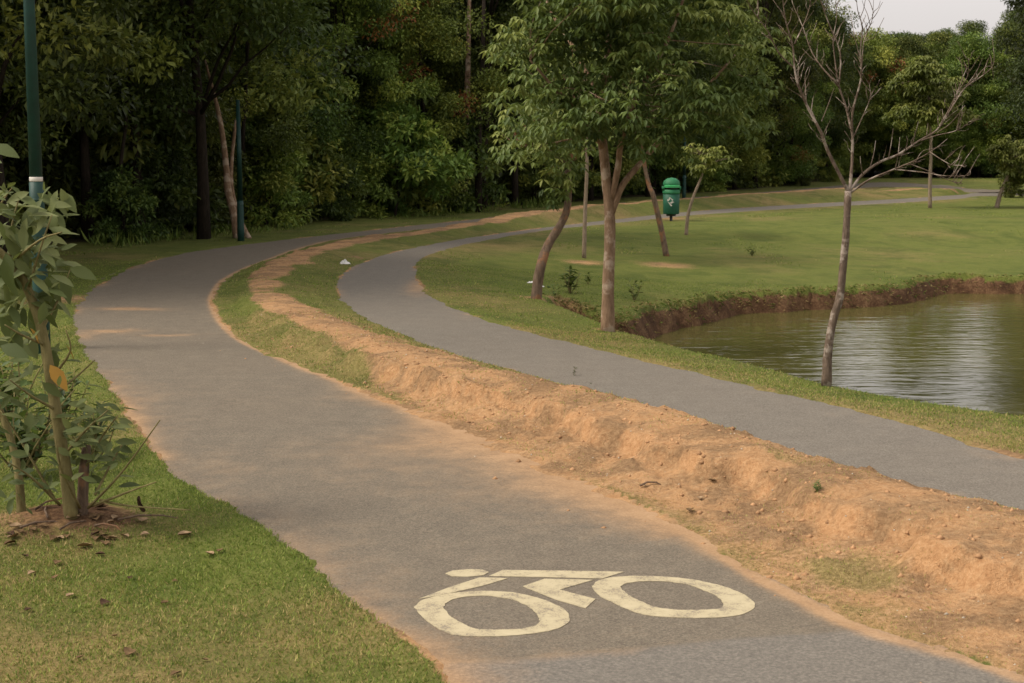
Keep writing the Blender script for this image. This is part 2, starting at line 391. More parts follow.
# ------------------------------------------------------------------ layout lines
def ext(L, k0=None, k1=None):
    return L
BIKE_L = [(1000, 190), (950, 186.2), (915, 183.6), (890, 182.4), (868, 182.8), (846, 185), (780, 191), (700, 197), (620, 203), (540, 211), (480, 219), (420, 225), (330, 235), (260, 243), (200, 251), (150, 262), (110, 280),
          (85, 300), (75, 322), (82, 345), (100, 370), (120, 400), (135, 425), (155, 450), (180, 480), (230, 505), (270, 530), (320, 572), (360, 605), (400, 635), (440, 668), (455, 683)]
BIKE_R = [(990, 193), (945, 190.8), (915, 188.8), (895, 187.2), (880, 187), (866, 187.9), (846, 190), (780, 196), (700, 202), (620, 208), (540, 216), (490, 223), (430, 229), (350, 238), (310, 246), (270, 259), (230, 276), (213, 293),
          (214, 311), (236, 338), (280, 359), (320, 374), (370, 394), (420, 412), (480, 434), (540, 462), (600, 490), (660, 516), (705, 543), (750, 574), (800, 600), (860, 629), (950, 655), (1010, 675)]
FOOT_L = [(1000, 192.5), (960, 195), (900, 199), (800, 204.5), (700, 211), (620, 219), (560, 226), (490, 235), (430, 245), (385, 255), (348, 271), (338, 290), (355, 312), (392, 331), (432, 347),
          (500, 368), (580, 390), (650, 409), (720, 430), (800, 456), (870, 478), (940, 495), (1024, 511)]
FOOT_R = [(1000, 196), (960, 199), (900, 203), (800, 208.5), (700, 215), (620, 223), (560, 229), (500, 238), (445, 250), (417, 263), (418, 283), (440, 303), (490, 322), (560, 341),
          (650, 363), (740, 385), (830, 406), (930, 431), (1024, 458)]
CREST = [  # u, v, height, dirt reach to bike side, dirt reach to foot side, spill on the bike path
    (985, 188, .30, .02, .02, .03), (940, 186.5, .30, .02, .02, .03), (912, 187.5, .27, .02, .02, .03), (895, 190, .2, .02, .02, .03), (864, 190.5, .2, .02, .02, .03), (845, 188.5, .30, .04, .03, .03), (740, 193.5, .33, .06, .05, .03), (640, 200.5, .34, .1, .08, .04), (590, 205.5, .32, .15, .10, .05), (530, 213, .27, .35, .2, .06),
    (440, 228, .15, .5, .18, .08), (370, 237, .12, .55, .2, .08), (320, 246, .13, .5, .22, .06), (287, 258, .14, .34, .25, .05), (262, 273, .14, .22, .26, .03),
          (258, 288, .15, .12, .30, .02), (288, 309, .17, .14, .34, .02), (338, 325, .18, .2, .4, .03), (388, 345, .20, .36, .5, .10), (430, 362, .21, .8, .6, .26), (500, 379, .2, 1.15, .75, .5),
    (560, 389, .2, 1.2, .8, .62), (620, 404, .2, 1.2, .8, .7), (700, 428, .2, 1.15, .75, .62), (780, 452, .22, 1.0, .75, .35), (830, 464, .21, 1.1, .8, .18), (880, 478, .21, 1.1, .85, .12), (950, 497, .21, 1.1, .85, .1), (1024, 516, .21, 1.15, .85, .1)]
def tail(L, dirv, ln=14, steps=4):
    p = np.array(L[-1], float); d = np.array(dirv, float); d /= np.linalg.norm(d)
    out = list(L)
    for k in range(1, steps + 1):
        q = p.copy(); q[:2] = p[:2] + d * ln * k / steps; out.append(q)
    return np.array(out)
def head(L, dirv, ln=30, steps=3): return tail(np.array(L)[::-1], dirv, ln, steps)[::-1]
bl = head(tail([gp(u, v)[:2] for u, v in BIKE_L], (.42, -.9)), (1, .1)); br = head(tail([gp(u, v)[:2] for u, v in BIKE_R], (.5, -.87)), (1, .1))
fl = head(tail([gp(u, v)[:2] for u, v in FOOT_L], (.5, -.86)), (1, .05)); fr = head(tail([gp(u, v)[:2] for u, v in FOOT_R], (.5, -.86)), (1, .05))
cr0 = np.array([[*gp(u, v, z)[:2], z, a, b, s] for u, v, z, a, b, s in CREST])
cr = head(tail(cr0, (.5, -.86)), (1, .1))
bl, br, fl, fr, cr = [catmull(L, 4) for L in (bl, br, fl, fr, cr)]
BANK = [  # u, v, ground height: the rim of the pond
    (1300, 470, -.10), (1150, 443, -.10), (1024, 417, -.10), (900, 397.5, -.10), (820, 382, -.10), (760, 366, -.10), (700, 352, -.10), (660, 342, -.10), (622, 331, -.10), (590, 318, -.08), (560, 306, -.05), (541, 299, -.04),
    (552, 296, -.12), (577, 309, -.28), (600, 317, -.34), (620, 319, -.36), (645, 311, -.40), (672, 305, -.42), (697, 303, -.43), (728, 296, -.45), (753, 294.5, -.45), (792, 292.5, -.45), (838, 290, -.45), (880, 287.5, -.45),
    (915, 283, -.45), (938, 277, -.45), (1024, 277, -.45), (1120, 273, -.45), (1230, 272, -.45)]
bank = np.array([gp(*b) for b in BANK]); bank = np.vstack([bank, [[20, 22, -.3], [20, 14, -.2], [13, 9, -.1]]])
bank = catmull(np.vstack([bank, bank[:1]]), 4)[:-1]
bankc = np.vstack([bank, bank[:1]])
WATER_Z = -0.73
FOREST = np.array([[-9.5, 9.5], [-9.0, 14], [-8.3, 19], [-7.9, 23.5]] + [list(gp(u, v)[:2]) for u, v in
          [(50, 250), (110, 247), (160, 240), (240, 233), (330, 224), (420, 216), (520, 208.5), (620, 201), (700, 195), (780, 189), (835, 182), (870, 178.5), (930, 178.5)]] + [[40, 92]])
forest_poly = np.vstack([FOREST, [[150, 120], [150, 400], [-150, 400], [-150, 9.5]]])
FRONT = catmull(FOREST, 4)

# ------------------------------------------------------------------ the ground: one height field
def axis_y():
    y = [-8.0]
    while y[-1] < 420:
        v = y[-1]; y.append(v + (0.16 if v < 3.5 else max(0.028, 0.0042 * v) if v < 95 else 0.02 * v))
    return np.array(y)
def axis_x():
    r = [4.6]; l = [-3.6]; st = 0.032
    while r[-1] < 320: r.append(r[-1] + min(st + (r[-1] - 4.6) * .022, 8))
    while l[-1] > -320: l.append(l[-1] - min(st + (-3.6 - l[-1]) * .022, 8))
    return np.array(l[::-1][:-1] + list(np.arange(-3.6, 4.6, st)) + r)
XS, YS = axis_x(), axis_y()
GX, GY = np.meshgrid(XS, YS)
near = (np.abs(GX) < 45) & (GY < 110)
def height_and_masks(x, y):
    n1 = fbm(x, y, 3.0, 4, 1); n2 = fbm(x, y, 0.35, 4, 5); n3 = fbm(x, y, 0.12, 3, 9)
    bp = inside(x, y, np.vstack([bl, br[::-1]])); fp = inside(x, y, np.vstack([fl, fr[::-1]]))
    dbl, dbr, dfl, dfr = [polydist(x, y, L) for L in (bl, br, fl, fr)]
    dc, (hc, wB, wF, sp) = polydist(x, y, cr[:, :2], cr[:, 2:6])
    md = inside(x, y, np.vstack([br, fl[::-1]]))
    sideB = inside(x, y, np.vstack([br, cr[::-1, :2]]))
    pin = inside(x, y, bank[:, :2]); dbk, (zb,) = polydist(x, y, bankc[:, :2], bankc[:, 2:3])
    fo = inside(x, y, forest_poly); dfo = polydist(x, y, FRONT)
    z = 0.03 * n1 + 0.012 * n2
    # lawn falling towards the pond
    dpath = np.minimum(dfr, dfl)
    right = ~pin & ~md & ~bp & ~fp
    L = np.clip(dpath / (dpath + dbk + 1e-6), 0, 1)
    t = np.where(dbk > 9, 0, np.minimum(L, 1 - sstep(0, 9, dbk) * .6)) * (1 - sstep(5, 9, dbk))
    z = z + np.where(right, zb * t, 0)
    # pond and gully
    rim = dbk + 0.12 * n2 + 0.08 * n1
    zin = zb + 0.02 * n2 - 1.0 * sstep(-0.05, 0.55, rim)
    z = np.where(pin, zin, z)
    z = z + np.where(~pin & (zb < -.2), 0.07 * sstep(0.5, 0, dbk) * (0.4 + n2), 0)
    # verge between the two paths
    tB = dbr / (dbr + dc + 1e-6); tF = dc / (dc + dfl + 1e-6)
    notch = fbm(x, y, .42, 3, 53); tq = tB + .13 * n2 + .12 * n1 + .20 * notch
    steep = sstep(12.5, 9, y) * .75
    prof = 0.22 * sstep(0, .6, tB) + 0.64 * ((1 - steep) * sstep(.4, .7, tq) + steep * sstep(.52, .63, tq)) + 0.14 * sstep(.7, 1, tB)
    pf = 1 - sstep(.1, 1.0, tF)
    hm = hc * .92 * np.where(sideB, prof, pf)
    rough = sstep(0, .25, np.minimum(dbr, dfl))
    nearw = sstep(16, 11, y)
    lump = np.abs(fbm(x, y, .55, 4, 40)); slump = fbm(x, y, .22, 3, 47)
    z = np.where(md, hm * (1 + .22 * n1) + rough * (0.02 * n1 + (0.034 - .004 * nearw) * n2 + 0.018 * nearw * n3 + nearw * (.028 * (lump - .2) + .016 * slump * (slump > 0))), z)
    # a low bed of soil at the sapling
    sx, sy, _ = gp(66, 520)
    ds = np.hypot((x - sx) / 1.25, y - sy); z = z + np.where(~bp, 0.085 * np.exp(-(ds / .32) ** 2), 0)
    # paths: below their asphalt sheet, edges overrun by soil
    e = np.minimum(np.minimum(dbl, dbr), np.minimum(dfl, dfr)); onp = bp | fp
    nb = np.clip(0.35 + .65 * n2 + .4 * n3, 0, 1.4); wsp = .055 + .55 * sp * (dbr < 1.2) * (dbr < dbl) * np.clip(.7 + n1, 0, 1.5)
    sd = np.where(onp, -e, e); shp = .5 * sp * (dbr < 1.2) * (dbr < dbl) * np.clip(.6 + n1, 0, 1.5)
    soil = sstep(-.09 - shp, .05, sd + .07 * n2 + .03 * n3 + .03 * n1) * (1 + .5 * n3 * (shp > .03))
    lip = -0.03 + 0.046 * soil + np.where(onp, 0, z * sstep(0, .3, e))
    z = np.where(onp | (e < .35), lip, z)
    z = np.where(fo, z + 0.02 * dfo, z)
    gate = sstep(-.15, .35, fbm(x, y, 1.5, 3, 83) + .4 * n2)
    # masks
    soft = .5 + .5 * n1
    dirt = np.zeros_like(x)
    mB = 1 - sstep(wB * .35, wB * 1.3 + .22, 1 - tB); mF = 1 - sstep(wF * .35, wF * 1.3 + .2, tF)
    rag = .55 * fbm(x, y, .5, 3, 101) + .35 * n2; mB = np.clip(mB + rag * (wB < .9), 0, 1); mF = np.clip(mF + rag, 0, 1)
    dirt = np.where(md, np.where(sideB, mB, mF) * np.clip(1.15 - .5 * np.abs(n1), 0, 1), dirt)
    # a grassy patch low on the verge at the near right
    g0 = gp(830, 585, .03); gr = np.exp(-(((x - g0[0]) / .34) ** 2 + ((y - g0[1]) / .5) ** 2)) * np.clip(.75 + 1.2 * n2, 0, 1.3)
    dirt = np.where(md & sideB, dirt * (1 - .66 * np.clip(gr * 1.5, 0, 1)), dirt)
    dirt = np.maximum(dirt, .85 * gate * sstep(.08, .0, e + .09 * n2 + .05 * n1) * (~onp) + onp * np.where((dbr < dbl) & (dbr < 1.2) & (sp > .12), 1.0, .1 + .8 * gate))
    edge_w = np.where(md, .1, .22) + .15 * np.clip(n1, -.5, 1)
    dirt = np.maximum(dirt, .5 * sstep(edge_w, .02, dfr) * (~fp) * np.clip(.5 + 1.2 * n2, 0, 1))
    dirt = np.maximum(dirt, .72 * np.exp(-(ds / .44) ** 2))
    for (u, v, zz, rr) in ((666, 257, -.1, .8), (584, 258, -.1, .6), (667, 219, 0, .9), (60, 300, 0, .9), (560, 303, -.2, .55), (608, 331, -.1, .25), (536, 298, -.05, .35)):
        p = gp(u, v, zz); dirt = np.maximum(dirt, .62 * np.exp(-(((x - p[0]) / rr) ** 2 + ((y - p[1]) / rr) ** 2)))
    dry = np.clip(.34 + .55 * n1 + .15 * n2 - .22 * (y > 15), 0, 1)
    dry = np.where(md, np.clip(dry + .3 + .35 * (y < 8), 0, 1), dry)
    dry = np.where((dfr < 1.6) & ~md, np.clip(dry + .3 * sstep(1.6, .2, dfr), 0, 1), dry)
    lw = (x < 0) & (y < 9)
    dry = np.where(lw, np.clip(.22 + .75 * fbm(x, y, 1.1, 4, 91) + .25 * sstep(6.2, 5, y), 0, 1), dry)
    ds = ds * (1 + .9 * fbm(x, y, .35, 3, 111)); bks = np.exp(-(ds / .46) ** 2) * .66 * (~bp); bk = np.where(pin, sstep(-.03, .06, rim), 0) * np.where(zb > -.15, sstep(.3, .5, dbk), 1)
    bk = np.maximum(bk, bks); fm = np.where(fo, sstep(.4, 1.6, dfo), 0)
    scarp = np.where(md & sideB, sstep(.46, .53, tq) * sstep(.72, .62, tq) * steep, 0)
    return z, dirt, dry, bk, fm, onp, pin, md, scarp
Z = np.full(GX.shape, 0.0); A = {k: np.zeros(GX.shape) for k in ('dirt', 'dry', 'bank', 'forest', 'scarp')}
ONP = np.zeros(GX.shape, bool); PIN = np.zeros(GX.shape, bool); MD = np.zeros(GX.shape, bool)
r = height_and_masks(GX[near], GY[near])
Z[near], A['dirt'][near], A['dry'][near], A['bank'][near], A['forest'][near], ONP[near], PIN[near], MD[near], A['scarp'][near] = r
far = ~near
Z[far] = 0.3 * fbm(GX[far], GY[far], 30, 3, 3) * sstep(45, 90, np.hypot(GX[far], GY[far])); A['dry'][far] = .4
A['forest'][far] = inside(GX[far], GY[far], forest_poly).astype(float)
ny, nx = GX.shape
idx = np.arange(ny * nx).reshape(ny, nx)
Fq = np.stack([idx[:-1, :-1], idx[:-1, 1:], idx[1:, 1:], idx[1:, :-1]], -1).reshape(-1, 4)
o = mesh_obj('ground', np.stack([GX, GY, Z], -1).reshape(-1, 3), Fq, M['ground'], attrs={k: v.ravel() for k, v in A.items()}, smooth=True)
tag(o, kind='structure')

def sample(grid, x, y):
    ix = np.clip(np.searchsorted(XS, x) - 1, 0, nx - 2); iy = np.clip(np.searchsorted(YS, y) - 1, 0, ny - 2)
    fx = np.clip((x - XS[ix]) / (XS[ix + 1] - XS[ix]), 0, 1); fy = np.clip((y - YS[iy]) / (YS[iy + 1] - YS[iy]), 0, 1)
    return (grid[iy, ix] * (1 - fx) + grid[iy, ix + 1] * fx) * (1 - fy) + (grid[iy + 1, ix] * (1 - fx) + grid[iy + 1, ix + 1] * fx) * fy
def hz(x, y): return float(sample(Z, np.array([x]), np.array([y]))[0])
def on_ground(u, v, z=0.0):
    """the ground point under pixel (u, v): a few fixed-point steps on the height field"""
    for _ in range(12):
        p = gp(u, v, z); z = 0.5 * z + 0.5 * hz(p[0], p[1])
    p = gp(u, v, z); p[2] = hz(p[0], p[1]); return p

def path_sheet(name, Lp, Rp, over, zoff, spill):
    # the asphalt lies on the ground grid: every cell inside the two edge lines and a little beyond, under the soil lip
    sel = np.zeros(GX.shape, bool); poly = np.vstack([Lp[:, :2], Rp[::-1, :2]])
    gx, gy = GX[near], GY[near]
    sel[near] = inside(gx, gy, poly) | (np.minimum(polydist(gx, gy, Lp), polydist(gx, gy, Rp)) < over + .0012 * gy.clip(0))
    q = Fq[sel.ravel()[Fq].any(1)]
    ids, inv = np.unique(q, return_inverse=True); F = inv.reshape(q.shape)
    x, y = GX.ravel()[ids], GY.ravel()[ids]; z = np.full(x.shape, zoff)
    dl, dr = polydist(x, y, Lp), polydist(x, y, Rp)
    n1 = fbm(x, y, 1.2, 4, 21); n2 = fbm(x, y, .3, 3, 25); gate = sstep(-.15, .35, fbm(x, y, 1.5, 3, 83) + .2 * n2)
    if spill:
        dcr, (hc, a, b, sp) = polydist(x, y, cr[:, :2], cr[:, 2:6])
        dust = 0.95 * np.exp(-np.maximum(dr - .02, 0) / (sp * np.clip(1 + 1.3 * n1, .15, 3) * .5 + .006)) + (.24 * np.exp(-dl / .22) * (y < 12) * np.clip(1 + .8 * n1 + .6 * n2, 0, 2)) + gate * .5 * np.exp(-dl / (.05 * np.clip(1 + 2.0 * n1, .1, 3) + .012))
        p = gp(150, 312); q = gp(120, 345)
        for c, rx, ry, am in ((gp(128, 309), .42, .17, .6), (gp(112, 330), .3, .17, .58), (gp(88, 335), .2, .5, .45), (gp(168, 334), .3, .10, .45), (gp(150, 590), .1, .1, .0), (gp(195, 470), .4, .5, .2)):
            dust = np.maximum(dust, am * np.exp(-((x - c[0]) / rx) ** 2 - ((y - c[1] + .25 * n1) / ry) ** 2) * np.clip(1 + .8 * n2, 0, 1.2))
        dust = dust + .05 + .07 * n1
    else:
        dust = gate * .5 * np.exp(-dl / .07) + gate * .62 * np.exp(-dr / (.09 * np.clip(1 + 1.6 * n1, .1, 3) + .015)) + .02 + .10 * n1
        c = gp(425, 285); dust = np.maximum(dust, .7 * np.exp(-((x - c[0]) / .25) ** 2 - ((y - c[1]) / 1.6) ** 2))
    patch = np.zeros(x.shape)
    if spill:
        a, b = gp(560, 656)[:2], gp(880, 628)[:2]
        nrm = np.array([-(b - a)[1], (b - a)[0]]); nrm /= np.linalg.norm(nrm)
        sdist = (x - a[0]) * nrm[0] + (y - a[1]) * nrm[1] + .03 * n2
        patch = sstep(.02, -.02, sdist); dust = np.maximum(dust - .1 * patch, .30 * np.exp(-(sdist / .06) ** 2) * np.clip(.5 + n1 + n2, 0, 1))
    o = mesh_obj(name, np.stack([x, y, z], -1).reshape(-1, 3), F, M['asphalt' if spill else 'asphalt_foot'], attrs={'dust': np.clip(dust, 0, 1).ravel(), 'patch': patch.ravel()}, smooth=True)
    return tag(o, kind='structure')
path_sheet('bicycle_path', bl, br, .05, 0.004, True)
path_sheet('footpath', fl, fr, .05, 0.004, False)

# ------------------------------------------------------------------ pond
xs = np.linspace(-1.5, 21, 60); ys = np.linspace(8, 31, 60); wx, wy = np.meshgrid(xs, ys)
i = np.arange(3600).reshape(60, 60); F = np.stack([i[:-1, :-1], i[:-1, 1:], i[1:, 1:], i[1:, :-1]], -1).reshape(-1, 4)
keep = (inside(wx, wy, bank[:, :2]) | (polydist(wx, wy, bankc[:, :2]) < .9)).ravel()
F = F[keep[F].all(1)]
o = mesh_obj('pond_water', np.stack([wx, wy, np.full(wx.shape, WATER_Z)], -1).reshape(-1, 3), F, M['water'])
tag(o, kind='structure')

# ------------------------------------------------------------------ bicycle marking painted on the near path
ZM = 0.0066
mk = empty('bicycle_marking', gp(585, 605, 0.004), 'pale yellow-white bicycle and rider symbol painted on the near asphalt path', 'road marking')
ml = np.array(mk.location)
def zp(P): return [gp(400 + x / 2.6947, 540 + y / 2.6947, ZM) - ml for x, y in P]
def wob(P, amp=.004):
    return [p + np.array([random.uniform(-amp, amp), random.uniform(-amp, amp), 0]) for p in P]
def flat_part(name, P, hole=None):
    th = np.array([0, 0, .0022])
    if hole is None:
        pts = wob(catmull(np.array(zp(P + P[:1])), 1)[:-1], .003); n = len(pts)
        V = list(pts) + [p - th for p in pts]; F = [tuple(range(n))] + [(k, k + n, (k + 1) % n + n, (k + 1) % n) for k in range(n)]
    else:
        def loop(Q, n=72):
            C = catmull(np.array(zp(Q + Q[:1])), 10)[:-1]; c = C.mean(0)
            # parametrise by angle round the centre so both rings pair up
            an = np.unwrap(np.arctan2((C[:, 1] - c[1]), (C[:, 0] - c[0]))); 
            if an[-1] < an[0]: an = -an; 
            o_ = np.argsort(an); an, C = an[o_], C[o_]
            t = np.linspace(an[0], an[0] + 2 * math.pi, n, endpoint=False); 
            an2 = np.concatenate([an, [an[0] + 2 * math.pi]]); C2 = np.vstack([C, C[:1]])
            return np.stack([np.interp(t, an2, C2[:, k]) for k in range(3)], 1), t
        a, ta = loop(P); b, tb = loop(hole); n = len(a)
        sh = int(round((ta[0] - tb[0]) / (2 * math.pi) * n)); b = np.roll(b, -sh, 0)
        a, b = wob(a, .003), wob(b, .003)
        V = list(a) + list(b) + [p - th for p in a] + [p - th for p in b]; F = []
        for k in range(n):
            j = (k + 1) % n
            F += [(k, j, n + j, n + k), (k, 2 * n + k, 2 * n + j, j), (n + k, n + j, 3 * n + j, 3 * n + k)]
    return mesh_obj(name, V, F, M['paint'], mk)
flat_part('wheel', [(38, 180), (60, 162), (110, 148), (170, 139), (240, 137), (300, 140), (350, 150), (400, 165), (440, 185), (457, 207), (450, 225), (420, 240), (370, 250), (300, 257), (220, 259), (160, 257), (120, 247), (90, 228), (60, 205)],
          [(117, 180), (130, 165), (160, 155), (210, 150), (260, 152), (310, 162), (345, 178), (368, 198), (376, 218), (365, 230), (330, 238), (280, 241), (230, 241), (195, 236), (165, 222), (135, 205)])
flat_part('wheel', [(517, 125), (530, 112), (560, 102), (610, 97), (680, 97), (750, 101), (820, 112), (880, 127), (930, 148), (957, 172), (945, 190), (910, 202), (850, 208), (780, 209), (700, 206), (640, 195), (590, 175), (540, 150)],
          [(593, 125), (610, 116), (650, 111), (710, 111), (770, 118), (820, 135), (860, 155), (871, 175), (855, 185), (800, 188), (740, 187), (690, 180), (645, 163), (610, 143)])
flat_part('rider_head', [(122, 90), (140, 82), (180, 78), (220, 79), (239, 86), (225, 94), (180, 98), (140, 97)])
flat_part('rider_body', [(240, 97), (275, 80), (440, 82), (603, 85), (545, 103), (390, 100)])
flat_part('rider_arm', [(50, 158), (130, 128), (215, 100), (292, 102), (225, 122), (160, 137), (100, 150)])
flat_part('rider_leg', [(330, 124), (390, 104), (520, 107), (432, 133), (525, 158), (500, 183), (420, 160)])

# ------------------------------------------------------------------ foliage builders
def crown_points(lobes, per, rng, spread=(1, 1, .6)):
    """leaf positions round a list of lobes (centre, radius): shells, thinner inside"""
    P = []; N = []; T = []
    for c, r in lobes:
        d = rdir(per, rng); q = rng.random((per, 1)) ** .45
        p = c + d * q * r * np.array(spread); P.append(p); N.append(d)
        T.append(np.clip(rng.normal(.40, .16) + rng.normal(0, .12, per), 0, .86))
    return np.vstack(P), np.vstack(N), np.concatenate(T)
def leafy(name, lobes, per, L, W, mat, parent, rng, rust=0.0, spread=(1, 1, .6), droop=.25):
    P, N, T = crown_points(lobes, per, rng, spread); n = len(P)
    D = unit(N * .8 + rdir(n, rng) * .9 + np.array([0, 0, -droop]))
    Nn = unit(rdir(n, rng) * .7 + np.array([0, 0, 1.0]))
    if rust:
        k = np.repeat(rng.random(len(lobes)) < rust, per) & (rng.random(n) < .55); T = np.where(k, .97, T)
    V, F, A_ = leaves_mesh(P, D, Nn, rng.uniform(.7, 1.25, n) * L, rng.uniform(.75, 1.2, n) * W, T)
    return mesh_obj(name, V, F, mat, parent, {'tint': A_})
def palmate(name, C, mat, parent, rng, L=.11, W=.034, nl=6, tint=None):
    """drooping hands of leaflets at the points C"""
    n = len(C); k = nl
    az0 = rng.random(n) * 6.28; P = []; D = []; N = []; T = []
    tl = np.clip(rng.normal(.42, .18, n) if tint is None else tint, .0, .86)
    tilt = rdir(n, rng) * .35
    for j in range(k):
        a = az0 + j * 6.28 / k + rng.normal(0, .15, n)
        dr = rng.uniform(.25, 1.0, n)
        d = np.stack([np.cos(a), np.sin(a), -dr], 1) + tilt
        P.append(C + unit(d) * .012); D.append(d); N.append(np.stack([np.cos(a) * .6, np.sin(a) * .6, np.ones(n)], 1)); T.append(np.clip(tl + rng.normal(0, .05, n), 0, .86))
    P, D, N, T = np.vstack(P), np.vstack(D), np.vstack(N), np.concatenate(T); m = len(P)
    V, F, A_ = leaves_mesh(P, D, N, rng.uniform(.7, 1.2, m) * L, rng.uniform(.8, 1.2, m) * W, T, fold=.18, droop=.15)
    return mesh_obj(name, V, F, mat, parent, {'tint': A_})
def limb(a, b, n=6, sag=.1, rng=random):
    a, b = np.asarray(a, float), np.asarray(b, float); L = np.linalg.norm(b - a)
    out = []
    o1 = np.array([rng.uniform(-1, 1), rng.uniform(-1, 1), rng.uniform(-.4, .8)]) * sag * L
    for k in range(n + 1):
        t = k / n; out.append(a + (b - a) * t + o1 * math.sin(math.pi * t) + np.array([rng.uniform(-1, 1) for _ in range(3)]) * .015 * L * (0 < k < n))
    return out

# ------------------------------------------------------------------ forest prototypes
def copy_tree(o, parent=None):
    c = o.copy(); COL.objects.link(c); c.parent = parent
    for ch in list(o.children): copy_tree(ch, c)
    return c
def forest_tree(name, seed, h, rad, skirt, mat, per=150, nl=85, L=.21, W=.085, rust=0.0, trunk_r=.10, bark='bark_dark'):
    rng = np.random.default_rng(seed); rr = random.Random(seed)
    root = empty(name, (0, 0, 0))
    m = MB(); lean = np.array([rr.uniform(-.5, .5), rr.uniform(-.5, .5), 0])
    tr = [lean * (t ** 1.5) * h / 8 + np.array([rr.uniform(-.06, .06) * (t > 0), rr.uniform(-.06, .06) * (t > 0), t * h * .82 - .15 * (t == 0)]) for t in np.linspace(0, 1, 9)]
    m.tube(tr, [trunk_r * (1.25 if k == 0 else 1) * (1 - .8 * k / 8) for k in range(9)], 8, wob=.08, seed=seed)
    lobes = []
    for k in range(nl):
        t = rng.random() ** .8; z = skirt + (h - skirt) * t
        wr = rad * (math.sin(math.pi * (0.14 + .80 * t)) ** .75) * (1 + .25 * math.sin(3 * t * 6 + seed))
        an = rng.random() * 6.28; q = .25 + .75 * rng.random() ** .6
        c = np.array([math.cos(an) * wr * q, math.sin(an) * wr * q, z]) + lean * t ** 1.5 * h / 8
        lobes.append((c, rng.uniform(.45, .85) * rad / 2.2))
    for k in range(12):
        c, r_ = lobes[rr.randrange(nl)]
        s = tr[min(7, max(2, int(c[2] / h * 8) - 1))]
        m.tube(limb(s, c, 5, .1, rr), [trunk_r * .4 * (1 - .8 * j / 5) for j in range(6)], 5)
    m.build('trunk', M[bark], root)
    leafy('crown', lobes, per, L, W, mat, root, rng, rust)
    return root
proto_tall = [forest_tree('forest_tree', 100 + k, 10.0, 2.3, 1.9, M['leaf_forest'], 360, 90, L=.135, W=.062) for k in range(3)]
proto_low = [forest_tree('forest_edge_tree', 200 + k, 7.5, 2.1, .5, M['leaf_edge'], 360, 85, L=.125, W=.06, rust=(.06, .015, .03)[k], trunk_r=.10) for k in range(3)]
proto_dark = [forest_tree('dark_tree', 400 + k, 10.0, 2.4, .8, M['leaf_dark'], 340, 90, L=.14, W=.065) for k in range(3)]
proto_bush = [forest_tree('undergrowth_bush', 300 + k, 2.3, 1.25, .1, M['leaf_edge'] if k else M['leaf_forest'], 120, 38, L=.17, W=.075, trunk_r=.035) for k in range(3)]
used = set()
def place(proto, x, y, s, label, cat, group, sz=None, rz=None, name=None):
    o = proto if proto.name not in used else copy_tree(proto)
    used.add(proto.name)
    if name: o.name = name
    o.location = (x, y, max(hz(x, y), 0) - .03); o.scale = (s, s, sz if sz else s); o.rotation_euler[2] = random.uniform(0, 6.28) if rz is None else rz
    return tag(o, label, cat, group)
# arc length along the forest front
seg = np.hypot(*np.diff(FRONT, axis=0).T); S = np.concatenate([[0], np.cumsum(seg)])
def front(s, off):
    s = np.clip(s, 0, S[-1] - 1e-6); i = int(np.searchsorted(S, s) - 1); i = max(0, min(i, len(FRONT) - 2)); t = (s - S[i]) / seg[i]
    p = FRONT[i] * (1 - t) + FRONT[i + 1] * t
    d = FRONT[min(i + 2, len(FRONT) - 1)] - FRONT[max(i - 1, 0)]; d /= np.linalg.norm(d)
    return p + np.array([-d[1], d[0]]) * off
def px_u(x, y): return 512 + FPX * x / max(y, 1)
rf = random.Random(11)
def zone(u):
    if u < 250: return 'dark tree of the shaded forest beside the left bend of the bicycle path', 'dark forest trees by the left bend'
    if u < 540: return 'leafy tree of the forest wall behind the far end of the bend', 'forest trees behind the bend'
    if u < 835: return 'dark tree of the forest wall behind the green litter bin', 'forest trees behind the bin'
    return 'tree of the distant forest under the strip of pale sky', 'distant forest trees under the sky'
def cap_scale(x, y, s, h):
    u = px_u(x, y)
    if 800 < u < 1010 and y > 60:
        top = HCAM + (YH - np.interp(u, [800, 838, 880, 1000], [-15, 16, 28, 26]) - rf.uniform(-4, 10)) / FPX * y
        return min(s, top / h)
    return s
def in_gap(u): return 838 < u < 1000
off_rows = [(1.3, 2.7, 'mix'), (4.0, 2.9, 'tall'), (7.0, 3.2, 'tall'), (10.5, 3.4, 'mixlow'), (14.5, 3.4, 'tall')]
for off, sp, kind in off_rows:
    s = rf.uniform(0, 1)
    while s < S[-1]:
        p = front(s + rf.uniform(-.5, .5), off + rf.uniform(-.6, .8)); x, y = float(p[0]), float(p[1]); u = px_u(x, y)
        step = sp * rf.uniform(.85, 1.2); s += step
        if y < 13.5 or u < -700 or u > 1250: continue
        low = kind == 'mixlow' or (kind == 'mix' and ((215 < u < 455) or rf.random() < .3 or u > 840))
        if kind == 'mix' and 455 < u < 530: low = False
        lab, grp = zone(u)
        if low:
            pr = proto_low[rf.randrange(3)]; sc_ = rf.uniform(.8, 1.15); sc_ = cap_scale(x, y, sc_, 8.1)
        else:
            pr = proto_tall[rf.randrange(3)]; sc_ = rf.uniform(.9, 1.2); sc_ = cap_scale(x, y, sc_, 10.6)
        if kind == 'mixlow' and sc_ < .99: sc_ *= 1.05
        place(pr, x, y, sc_, lab, 'tree', grp, name='forest_tree')
